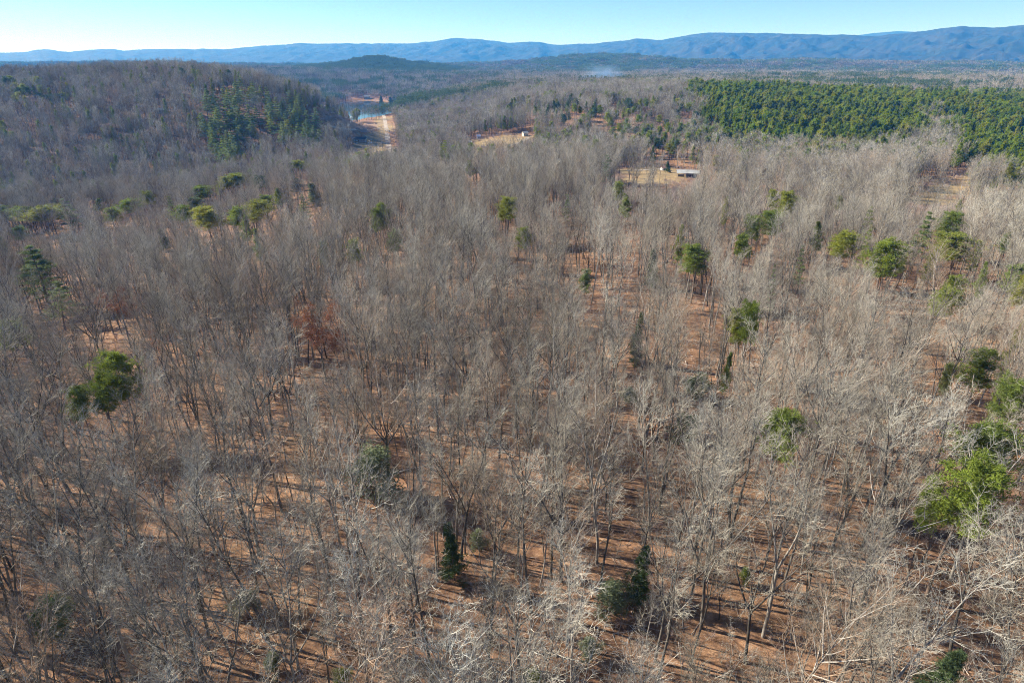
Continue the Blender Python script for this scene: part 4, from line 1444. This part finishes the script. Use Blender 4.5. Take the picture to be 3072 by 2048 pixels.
for a in ((1690, 805, 1768, 855, .34, "pale fallen trunk leaning toward the tangled crown at centre"), (1755, 800, 1935, 838, .32, "long white fallen trunk running right from the tangle"),
          (2000, 842, 2085, 892, .34, "pale fallen trunk ending among tall stems"), (1745, 868, 1850, 905, .30, "broken grey fallen tree below the tangle"),
          (2085, 882, 2165, 950, .34, "thick white fallen trunk slanting downhill"), (2320, 935, 2432, 985, .30, "fallen trunk with bark off under the pale trees"),
          (1560, 905, 1640, 925, .28, "dark fallen trunk across the small clearing"), (1640, 1880, 1900, 1960, .26, "long fallen trunk on shadow striped litter"),
          (2230, 1930, 2330, 1985, .24, "short fallen trunk in the lower right"), (640, 1050, 720, 1035, .24, "bleached fallen trunk in the left hollow")):
    log(*a)
    CLEAR.append(((a[0] + a[2]) / 2, (a[1] + a[3]) / 2 - 6, abs(a[2] - a[0]) * .42 + 4, 15, math.hypot(*gh((a[0] + a[2]) / 2, (a[1] + a[3]) / 2)[:2])))

# ------------------------------------------------------------------ where trees may stand
CON = np.array(CON_XY)


def allowed(X, Y, h, pad, keep=.05, near=False):
    ok = np.ones(len(X), bool)
    Z = height(X, Y)
    for P in FIELDS.values():
        s = (np.abs(X - P[:, 0].mean()) < 400) & (np.abs(Y - P[:, 1].mean()) < 500)
        ok[s] &= poly_sd(X[s], Y[s], P) > pad
    s = (Y > 1000) & (Y < 2400) & (X < 0)
    ok[s] &= poly_sd(X[s], Y[s], LAKE) > pad + 4
    for P, w in ROADS:
        lo, hi = P.min(0) - 40, P.max(0) + 40
        s = np.where((X > lo[0]) & (X < hi[0]) & (Y > lo[1]) & (Y < hi[1]))[0]
        for a, b in zip(P[:-1], P[1:]):
            e = b - a
            t = np.clip(((X[s] - a[0]) * e[0] + (Y[s] - a[1]) * e[1]) / (e @ e + 1e-9), 0, 1)
            ok[s] &= np.hypot(X[s] - a[0] - t * e[0], Y[s] - a[1] - t * e[1]) > w / 2 + pad
    for bx, by, br in BUILT:
        ok &= np.hypot(X - bx, Y - by) > br + pad
    lucky = rng.random(len(X)) < keep
    hits = np.zeros(len(X), bool)
    strict = np.zeros(len(X), bool)
    R1 = np.hypot(X, Y)
    for f in np.linspace(.12, 1, 12):
        px, py, zc = project(X, Y, Z + h * f)
        for S, far_ in zip(SIGHT, SIGHT_FAR):
            hits |= in_poly(px, py, S) & (R1 < far_)
        for S, far_ in zip(SIGHT_STRICT, STRICT_FAR):
            strict |= in_poly(px, py, S) & (R1 < far_)
    if near:
        R0 = np.hypot(X, Y)
        free = rng.random(len(X)) < .05
        for f in (.35, .5, .65, .8, .95):
            px, py, zc = project(X, Y, Z + h * f)
            for ex, ey, rx, ry, d in CLEAR:
                ok &= ~(((px - ex) ** 2 / (rx * rx * 1.45) + (py - ey) ** 2 / (ry * ry * 1.3) < 1) & (R0 < d) & ~free)
    return ok & ~strict & (lucky | ~hits), Z


def P_at(px, Y):
    return ((px - 1536) / F_PX * Y / 1.06, Y)


PLANTATION = np.array([P_at(2070, 1150), P_at(2060, 960), P_at(2110, 780), P_at(2150, 675), P_at(2500, 630), P_at(2740, 590), P_at(2775, 660), P_at(2800, 850), P_at(2870, 680), P_at(2930, 510),
                       P_at(2990, 440), P_at(3300, 410), P_at(3400, 1150)])

# ------------------------------------------------------------------ pines of the plantation
X, Y = grid_points(120, 1150, 390, 1160, 6.8, .46)
sd = poly_sd(X, Y, PLANTATION) + fbm(X, Y, .3) * 12
s = (sd < 0) & (rng.random(len(X)) < np.where(sd > -25, .7, .95))
X, Y = X[s], Y[s]
px, py, _ = project(X, Y, height(X, Y) + 15)
s = (px > -100) & (px < 3250)
X, Y, px = X[s], Y[s], px[s]
ok, Z = allowed(X, Y, 18, 2)
X, Y, Z, px = X[ok], Y[ok], Z[ok], px[ok]
sz = np.clip(rng.normal(.98, .17, len(X)) + .1 * fbm(X, Y, .4), .55, 1.4)
order = np.argsort(np.where((px > 0) & (px < 3072), np.hypot(X, Y), 1e6))
n_ind = max(0, 298 - shown_pines)
front = []
for i in order[:n_ind]:
    front.append(conifer("pine_tree", 'oval', X[i], Y[i], Z[i], 19.5 * sz[i], 4.0 * sz[i], M_PLANT, "pine in front rows of planted stand", "plantation pines in the front rows"))
number_from_left(front, "green pine in the front rows of the planted stand")
rest = order[n_ind:]
PP = []
for sd, kd, cw in ((201, 'oval', 3.6), (202, 'oval', 4.4), (203, 'oval', 2.9), (204, 'round', 4.0)):
    t, c = pine(sd, kd, 19.5, 1, cw)
    gg = Geo()
    gg.merge(t)
    gg.merge(c, mmap=[0, 1])
    PP.append(gg)
scatter("pine_woods", PP, [M_PTRUNK, M_PLANT], X[rest], Y[rest], Z[rest], rng.uniform(0, 6.28, len(rest)), sz[rest], rng.integers(0, 4, len(rest)), "dense green pine plantation covering the right slope")

# ------------------------------------------------------------------ bare trees
FORMS = [('straight', 301, 1), ('straight', 302, 1), ('straight', 303, 0), ('straight', 304, 1), ('straight', 313, 0), ('straight', 314, 0), ('forked', 305, 1), ('forked', 306, 1), ('forked', 307, 0), ('forked', 312, 2),
         ('spreading', 308, 1), ('spreading', 310, 0)]
LOD0 = []
for f, sd, dn in FORMS:
    LOD0.append(bare_tree(sd, f, 23.0, 0, 0, dn))
COP = bare_tree(320, 'spreading', 18.0, 0, leaves=5200)
BARE_M = [(t.mesh("trunk", [M_TRUNK], True), c.mesh("crown", [M_TRUNK, M_TWIG])) for t, c in LOD0]

X, Y = grid_points(-560, 640, -60, 480, 4.4)
s = (np.abs(X) < 1.2 * Y + 120) & (np.hypot(X, Y) > 25) & (np.hypot(X, Y) < 560)
X, Y = X[s], Y[s]
size = np.where(rng.random(len(X)) < .52, rng.uniform(.88, 1.28, len(X)), rng.uniform(.40, .80, len(X)))
edge = np.where(fbm(X, Y, .35) > .62, rng.random(len(X)) < .55, True)
s = edge & (poly_sd(X, Y, BRUSH) > 0)
X, Y, size = X[s], Y[s], size[s]
ok, Z = allowed(X, Y, 23 * size, 3, .12, True)
for cx_, cy_, hw in CON:
    ok &= np.hypot(X - cx_, Y - cy_) > min(hw * .55, 3.0)
    # nothing tall right before a crown that stands clear in the picture
    d = math.hypot(cx_, cy_)
    if d < 560:
        ux, uy = cx_ / d, cy_ / d
        a = X * ux + Y * uy
        b = np.abs(X * uy - Y * ux)
        ok &= ~((a < d) & (a > d - 13) & (b < hw * .8))
X, Y, Z, size = X[ok], Y[ok], Z[ok], size[ok]
form = rng.integers(0, len(FORMS), len(X))
turn = rng.uniform(0, 6.28, len(X))
px, py, zc = project(X, Y, Z + 16 * size)
bx_, by_, _ = project(X, Y, Z + 8 * size)
vis = (px > 15) & (px < 3057) & (py < 2040) & (py > 0)
score = np.where(vis, 23 * size / np.hypot(np.hypot(X, Y), CAM_Z), 0)
order = np.argsort(-score)
ind = order[:298]
SIDE = ("to the right of", "to the left of", "behind", "in front of")
LOOK = {'straight': ("tall straight grey tree", "slender grey tree"), 'forked': ("forked grey tree", "slim forked tree"), 'spreading': ("wide branching grey tree", "small spreading tree")}
ORD = ["nearest", "second", "third", "fourth", "fifth", "sixth", "seventh", "eighth", "ninth", "tenth", "eleventh", "twelfth", "thirteenth", "fourteenth", "fifteenth", "sixteenth", "seventeenth", "eighteenth",
       "nineteenth", "twentieth", "twenty-first", "twenty-second", "twenty-third", "twenty-fourth", "twenty-fifth"]
LX = np.array([(l[1], l[2]) for l in LAND])
rank = {}
d2 = np.hypot(X[ind][:, None] - LX[:, 0], Y[ind][:, None] - LX[:, 1])
near = d2.argmin(1)
for q in np.argsort(d2.min(1)):
    i, l = ind[q], near[q]
    dx, dy = X[i] - LX[l, 0], Y[i] - LX[l, 1]
    side = (0 if dx > 0 else 1) if abs(dx) > abs(dy) else (2 if dy > 0 else 3)
    fm = FORMS[form[i]][0]
    nmk = LOOK[fm][0 if size[i] > .8 else 1]
    k = rank[(l, side, nmk)] = rank.get((l, side, nmk), -1) + 1
    root = tag(empty("bare_tree", (X[i], Y[i], Z[i]), turn[i], size[i]), f"leafless {nmk}, {ORD[min(k, len(ORD) - 1)]} {SIDE[side]} {LAND[l][0]}", "tree", "bare trees in the near wood")
    put("trunk", BARE_M[form[i]][0], root)
    put("crown", BARE_M[form[i]][1], root)
rest = order[298:]
protos = []
for t, c in LOD0:
    gg = Geo()
    gg.merge(t)
    gg.merge(c, mmap=[0, 1])
    protos.append(gg)
scatter("bare_woods", protos, [M_TRUNK, M_TWIG], X[rest], Y[rest], Z[rest], turn[rest], size[rest], form[rest], "leafless grey winter wood covering the slopes")
NEAR_XY = np.stack([X, Y], 1)

# trees that keep their dead leaves
cop = (COP[0].mesh("trunk", [M_TRUNK], True), None)
gl = Geo()
V_, T_, Q_, mi_ = COP[1].arrays()
nt3 = len(T_)
keep = mi_[:nt3] == 2
gl.add(V_, T=T_[keep])
leafm = gl.mesh("foliage", [M_COPPER])
gc_ = Geo()
gc_.T.append(T_[~keep])
gc_.tm.append(mi_[:nt3][~keep])
gc_.Q.append(Q_)
gc_.qm.append(mi_[nt3:])
gc_.V.append(V_)
gc_.n = len(V_)
crownm = gc_.mesh("crown", [M_TRUNK, M_TWIG])
for ox, oy, h, lab in ((262, 700, 15, "rust red beech keeping its leaves, left midfield"), (735, 765, 20, "large pale copper oak keeping leaves left of centre"), (300, 715, 12, "small rusty beech touching the rust red one"),
                       (775, 790, 13, "smaller coppery oak right of the large one"), (360, 790, 10, "low russet beech at the hollow's edge")):
    X1, Y1, Z1 = gh(ox * OV, oy * OV, h * .65)
    root = tag(empty("copper_tree", (X1, Y1, Z1), rng.uniform(0, 6), h / 18), lab, "tree", "trees keeping dead leaves")
    put("trunk", cop[0], root)
    put("crown", crownm, root)
    put("foliage", leafm, root)

dead = []
for q in range(2):
    t, c = bare_tree(330 + q, ('straight', 'forked')[q], 22.0, 1, 0, 0)
    V_, T_, Q_, mi_ = c.arrays()
    gg = Geo()
    nt3 = len(T_)
    gg.add(V_, Q=Q_[mi_[nt3:] == 0])
    dead.append((t.mesh("trunk", [M_DEAD], True), gg.mesh("limbs", [M_DEAD])))
snags = []
for q, (ox, oy, h) in enumerate(((1456, 560, 24), (1165, 730, 17), (1622, 650, 20), (1690, 860, 18), (1990, 905, 19), (2150, 985, 20), (2232, 730, 19), (905, 760, 16), (1375, 1080, 20), (2010, 1290, 22), (470, 1180, 18))):
    X1, Y1, Z1 = gh(ox * OV, oy * OV, h * .45)
    root = tag(empty("dead_tree", (X1, Y1, Z1), rng.uniform(0, 6), h / 22), "dead tree", "dead tree", "bleached dead trees")
    put("trunk", dead[q % 2][0], root)
    put("limbs", dead[q % 2][1], root)
    snags.append(root)
number_from_left(snags, "of the pale bleached dead trees without twigs")
small = []
rl = np.random.default_rng(77)
for q in range(16):
    y_ = rl.uniform(60, 190)
    x_ = rl.uniform(-.75, .75) * y_
    a_ = rl.uniform(-.6, .6)
    L_ = rl.uniform(6, 13)
    A_ = np.array([x_, y_, float(height(np.array([x_]), np.array([y_]))[0])])
    B_ = A_ + np.array([math.cos(a_) * L_, math.sin(a_) * L_, 0])
    B_[2] = float(height(np.array([B_[0]]), np.array([B_[1]]))[0])
    g = Geo()
    P = np.linspace(0, 1, 7)[None, :, None] * (B_ - A_)[None, None] + rl.normal(0, .08, (1, 7, 3))
    P[:, :, 2] += .22
    tubes(g, P, radii(np.array([rl.uniform(.14, .22)]), np.array([.06]), 7), 7)
    root = tag(empty("fallen_log", tuple(A_)), "fallen log", "fallen log", "small fallen logs in the foreground")
    put("trunk", g.mesh("trunk", [M_DEAD, M_TRUNK][q % 2:q % 2 + 1], True), root)
    c = Geo()
    B2, L2, _, _ = sprout(rl, P, np.array([L_]), 7, .3, 1, .5, 1.1, .2, .2, 3, .3, .1)
    tubes(c, B2, radii(np.full(7, .05), np.full(7, .012), 4), 4)
    put("limbs", c.mesh("limbs", [M_DEAD]), root)
    small.append(root)
number_from_left(small, "of the slim fallen logs on the leaf litter")

# ------------------------------------------------------------------ undergrowth, brush and litter
SAP = [sapling(401, 7, 1), sapling(402, 5.5, 1), sapling(403, 8.5, 1, 1.2), sapling(404, 4, 4), sapling(405, 3, 6), sapling(406, 10, 1, 1.3)]
X, Y = grid_points(-420, 480, 15, 430, 4.6)
s = (np.abs(X) < .9 * Y + 40) & (rng.random(len(X)) < .45)
X, Y = X[s], Y[s]
ok, Z = allowed(X, Y, 6 + 0 * X, 2, .05, True)
X, Y, Z = X[ok], Y[ok], Z[ok]
scatter("undergrowth", SAP, [M_TWIG], X, Y, Z, rng.uniform(0, 6.28, len(X)), rng.uniform(.6, 1.25, len(X)), rng.integers(0, 6, len(X)), "thin bare saplings under the taller trees")

LOW = [sapling(450 + q, h_, 7, .55) for q, h_ in enumerate((1.1, 1.6, .8, 2.2))]
X, Y = grid_points(-230, 250, 28, 230, 2.6)
s = (np.abs(X) < .9 * Y + 10) & (fbm(X, Y, .15) + rng.normal(0, .5, len(X)) > .1)
X, Y = X[s], Y[s]
scatter("ground_brush", LOW, [M_BRUSH], X, Y, height(X, Y), rng.uniform(0, 6.28, len(X)), rng.uniform(.6, 1.4, len(X)), rng.integers(0, 4, len(X)), "knee high dry twigs over the leaf litter")

BR = []
for k in range(3):
    gg = Geo()
    r = np.random.default_rng(500 + k)
    for q in range(16):
        gg.merge(sapling(510 + q + 20 * k, r.uniform(3, 5.5), int(r.integers(2, 5)), 2.4), 1, r.uniform(0, 6), (r.uniform(-5, 5), r.uniform(-5, 5), 0))
    BR.append(gg)
X, Y = grid_points(-330, 520, 300, 1000, 5.5)
s = np.zeros(len(X), bool)
for nm, P in FIELDS.items():
    sd = poly_sd(X, Y, P) + fbm(X, Y, .12) * 5
    s |= (sd > -5) & (sd < 9) & (rng.random(len(X)) < .6)
    s |= (sd < -5) & (rng.random(len(X)) < .03)
for P, w in ROADS:
    for q in P:
        s &= np.hypot(X - q[0], Y - q[1]) > w + 5
for bx, by, br in BUILT:
    s &= np.hypot(X - bx, Y - by) > br + 1
EX, EY = X[s], Y[s]
bb = [BRUSH.min(0), BRUSH.max(0)]
X, Y = grid_points(bb[0][0], bb[1][0], bb[0][1], bb[1][1], 6.0)
s = poly_sd(X, Y, BRUSH) < 4
X, Y = X[s], Y[s]
ok, Z = allowed(X, Y, 5 + 0 * X, 3, .3)
X, Y = np.concatenate([X[ok], EX]), np.concatenate([Y[ok], EY])
bs = np.concatenate([rng.uniform(.7, 1.1, ok.sum()), rng.uniform(.25, .6, len(EX))])
Z = height(X, Y)
ok = np.ones(len(X), bool)
scatter("brush_thicket", BR, [M_BRUSH], X[ok], Y[ok], Z[ok], rng.uniform(0, 6.28, ok.sum()), bs, rng.integers(0, 3, ok.sum()), "low pinkish brush of young bare growth before the barn")

ST = []
for k in range(4):
    gg = Geo()
    r = np.random.default_rng(600 + k)
    n = 6
    D = unit(np.stack([r.normal(0, 1, n), r.normal(0, 1, n), r.normal(0, .06, n)], 1))
    S = np.stack([r.uniform(-2, 2, n), r.uniform(-2, 2, n), r.uniform(.03, .2, n)], 1)
    Lk = r.uniform(.8, 3.5, n)
    P = path(r, S, D, Lk, 3, 0, .1)
    P[:, :, 2] = np.clip(P[:, :, 2], .02, .5)
    tubes(gg, P, radii(np.full(n, .05), np.full(n, .015), 4), 4)
    ST.append(gg)
X, Y = grid_points(-200, 220, 30, 210, 3.2)
s = (np.abs(X) < .9 * Y + 10) & (rng.random(len(X)) < .5)
X, Y = X[s], Y[s]
scatter("fallen_branch_litter", ST, [M_DEAD], X, Y, height(X, Y), rng.uniform(0, 6.28, len(X)), rng.uniform(.5, 1.4, len(X)), rng.integers(0, 4, len(X)), "dead sticks lying on the brown leaf litter")

# ------------------------------------------------------------------ woods farther off: patches of smaller trees
def patch(kind, size, n, seed, lod):
    r = np.random.default_rng(seed)
    gg = Geo()
    m = int(math.ceil(math.sqrt(n)))
    for q in range(n):
        x, y = ((q % m + r.uniform(.1, .9)) / m - .5) * size, ((q // m + r.uniform(.1, .9)) / m - .5) * size
        u = r.random()
        con = kind == 'pine' or (kind == 'mixed' and u < .28) or (kind == 'bare' and u < .025)
        tr = FARP[lod][r.integers(0, len(FARP[lod]))] if con else FARB[lod][r.integers(0, len(FARB[lod]))]
        gg.merge(tr, r.uniform(.68, 1.12), r.uniform(0, 6.28), (x, y, 0))
    return gg


FARB, FARP = {}, {}
for lod in (1, 2):
    FARB[lod], FARP[lod] = [], []
    for f, sd in (('straight', 701), ('forked', 702), ('spreading', 703), ('straight', 704)):
        t, c = bare_tree(sd + lod * 10, f, 22.0, lod)
        gg = Geo()
        gg.merge(t)
        gg.merge(c, mmap=[0, 1])
        FARB[lod].append(gg)
    for sd, kd in ((711, 'round'), (712, 'round'), (713, 'tier')):
        t, c = pine(sd, kd, 21, lod, 3.3)
        gg = Geo()
        gg.merge(t, mmap=[2])
        gg.merge(c, mmap=[2, 3])
        FARP[lod].append(gg)
FM = [M_TRUNK, M_TWIG, M_PTRUNK, M_DARK]


def wood_kind(X, Y):
    a = fbm(X + 4000, Y, 1.0)
    k = np.where(a > .62, 2, np.where(a > .18, 1, 0))
    for hx, hy, hh, sx, sy in HILLS[:4]:
        k = np.where(np.hypot((X - hx) / sx, (Y - hy) / sy) < 1.9, 2, k)
    return k


MID = [patch(k, 15, 11, 800 + i, 1) for i, k in enumerate(('bare', 'bare', 'bare', 'mixed', 'mixed', 'pine'))]
X, Y = grid_points(-1300, 1300, 250, 1340, 13.2, .4)
R0 = np.hypot(X, Y)
s = (np.abs(X) < 1.35 * Y + 60) & (R0 > 540) & (R0 < 1320)
X, Y = X[s], Y[s]
s = (poly_sd(X, Y, BRUSH) > 4) & (poly_sd(X, Y, PLANTATION) + fbm(X, Y, .3) * 12 > -6)
X, Y = X[s], Y[s]
ok, Z = allowed(X, Y, 20 + 0 * X, 7, .13, True)
gpx, gpy, _ = project(X, Y, Z + 12)
ok &= ~(in_poly(gpx, gpy, GROVE) & (rng.random(len(X)) < .7))
for cx_, cy_, hw in CON[np.hypot(CON[:, 0], CON[:, 1]) > 480]:
    ok &= np.hypot(X - cx_, Y - cy_) > 8
X, Y, Z = X[ok], Y[ok], Z[ok]
k = np.minimum(wood_kind(X, Y), 1)
k = np.where((X < -150) & (Y < 1000), 0, k)
idx = np.where(k == 0, rng.integers(0, 3, len(X)), 3 + rng.integers(0, 2, len(X)))
scatter("hillside_woods", MID, FM[:3] + [M_NEEDLE], X, Y, Z, rng.integers(0, 4, len(X)) * 1.5708 + rng.uniform(-.2, .2, len(X)), rng.uniform(.85, 1.12, len(X)), idx, "leafless woods on the hills round the lake")

FAR = [patch(k, 34, 46, 820 + i, 2) for i, k in enumerate(('bare', 'bare', 'mixed', 'mixed', 'pine', 'pine'))]
X, Y = grid_points(-3300, 3300, 700, 3500, 29, .4)
R0 = np.hypot(X, Y)
s = (np.abs(X) < 1.35 * Y + 60) & (R0 > 1300) & (R0 < 3450)
X, Y = X[s], Y[s]
ok, Z = allowed(X, Y, 18 + 0 * X, 8, .6)
X, Y, Z = X[ok], Y[ok], Z[ok]
idx = wood_kind(X, Y) * 2 + rng.integers(0, 2, len(X))
scatter("distant_woods", FAR, FM, X, Y, Z, rng.integers(0, 4, len(X)) * 1.5708 + rng.uniform(-.2, .2, len(X)), rng.uniform(.85, 1.15, len(X)), idx, "distant mixed woods stretching to the plain")


def puffs(kind, size, n, seed):
    r = np.random.default_rng(seed)
    gg = Geo()
    for q in range(n):
        con = kind == 'pine' or (kind == 'mixed' and r.random() < .35)
        c = np.array([r.uniform(-.5, .5) * size, r.uniform(-.5, .5) * size, r.uniform(9, 17)])
        S = c + r.normal(0, 1, (16, 3)) * np.array([2.6, 2.6, 3.2])
        blades(gg, r, S, 3.6, 2.4, m=1 if con else 0)
    S = np.stack([r.uniform(-.5, .5, n) * size, r.uniform(-.5, .5, n) * size, r.uniform(0, 8, n)], 1)
    blades(gg, r, S, 6, 4, m=0)
    return gg


for nm, size, n, r0, r1, sd in (("far_woods", 62, 64, 3350, 5400, 840), ("plain_woods", 120, 150, 5300, 10500, 860)):
    FF = [puffs(k, size, n, sd + i) for i, k in enumerate(('bare', 'bare', 'mixed', 'mixed', 'pine', 'pine'))]
    X, Y = grid_points(-r1, r1, r0 * .5, r1, size * .9, .35)
    R0 = np.hypot(X, Y)
    s = (np.abs(X) < 1.4 * Y) & (R0 > r0) & (R0 < r1)
    X, Y = X[s], Y[s]
    idx = np.where(fbm(X * .5 + 900, Y * .9, 1.0) > .3, 2, np.where(fbm(X * .5 + 900, Y * .9, 1.0) > -.15, 1, wood_kind(X, Y))) * 2 + rng.integers(0, 2, len(X))
    scatter(nm, FF, [M_FAR, M_DARK], X, Y, height(X, Y), rng.uniform(0, 6.28, len(X)), rng.uniform(.85, 1.15, len(X)), idx, "wooded plain fading toward the mountains")


# ------------------------------------------------------------------ wood smoke
def smoke(px, py, Y, sx, sy, sz, dens, label):
    d = ray(px, py)
    t = Y / d[1]
    c = np.array([d[0] * t, Y, CAM_Z + d[2] * t])
    n, m_ = 24, 12
    u, v = np.meshgrid(np.linspace(0, 2 * math.pi, n, endpoint=False), np.linspace(.05, math.pi - .05, m_))
    V = np.stack([np.cos(u) * np.sin(v) * sx, np.sin(u) * np.sin(v) * sy, np.cos(v) * sz], -1).reshape(-1, 3)
    Q = [(i * n + j, (i + 1) * n + j, (i + 1) * n + (j + 1) % n, i * n + (j + 1) % n) for i in range(m_ - 1) for j in range(n)]
    g = Geo()
    g.add(V, Q=Q)
    g.poly(V[:n]).poly(V[-n:][::-1])
    m = bpy.data.materials.new("wood_smoke")
    m.use_nodes = True
    nt = m.node_tree
    nt.nodes.clear()
    pv = nt.nodes.new("ShaderNodeVolumePrincipled")
    pv.inputs['Color'].default_value = (.36, .58, 1, 1)
    tc = N(nt, "TexCoord")
    mp = N(nt, "Mapping")
    mp.inputs['Scale'].default_value = (1 / sx, 1 / sy, 1 / sz)
    nt.links.new(tc.outputs['Object'], mp.inputs[0])
    ln = N(nt, "VectorMath", operation='LENGTH')
    nt.links.new(mp.outputs[0], ln.inputs[0])
    fall = N(nt, "MapRange")
    fall.inputs[1].default_value, fall.inputs[2].default_value = .15, .95
    fall.inputs[3].default_value, fall.inputs[4].default_value = 1, 0
    nt.links.new(ln.outputs['Value'], fall.inputs[0])
    nz = noise(nt, 1.6, 3, vec=mp.outputs[0])
    nr = N(nt, "MapRange")
    nr.inputs[1].default_value, nr.inputs[2].default_value = .38, .75
    nt.links.new(nz, nr.inputs[0])
    mu = N(nt, "Math", operation='MULTIPLY')
    nt.links.new(fall.outputs[0], mu.inputs[0])
    nt.links.new(nr.outputs[0], mu.inputs[1])
    m2 = N(nt, "Math", operation='MULTIPLY')
    m2.inputs[1].default_value = dens
    nt.links.new(mu.outputs[0], m2.inputs[0])
    nt.links.new(m2.outputs[0], pv.inputs['Density'])
    o = nt.nodes.new("ShaderNodeOutputMaterial")
    nt.links.new(pv.outputs[0], o.inputs['Volume'])
    ob = put("smoke", g.mesh("smoke", [m]))
    ob.location = tuple(c)
    tag(ob, label, None, None, 'stuff')


smoke(1805, 234, 1560, 66, 45, 34, .05, "thin bluish wood smoke drifting over the woods")
smoke(500, 182, 5200, 120, 60, 40, .012, "faint white smoke wisp before the far mountains")
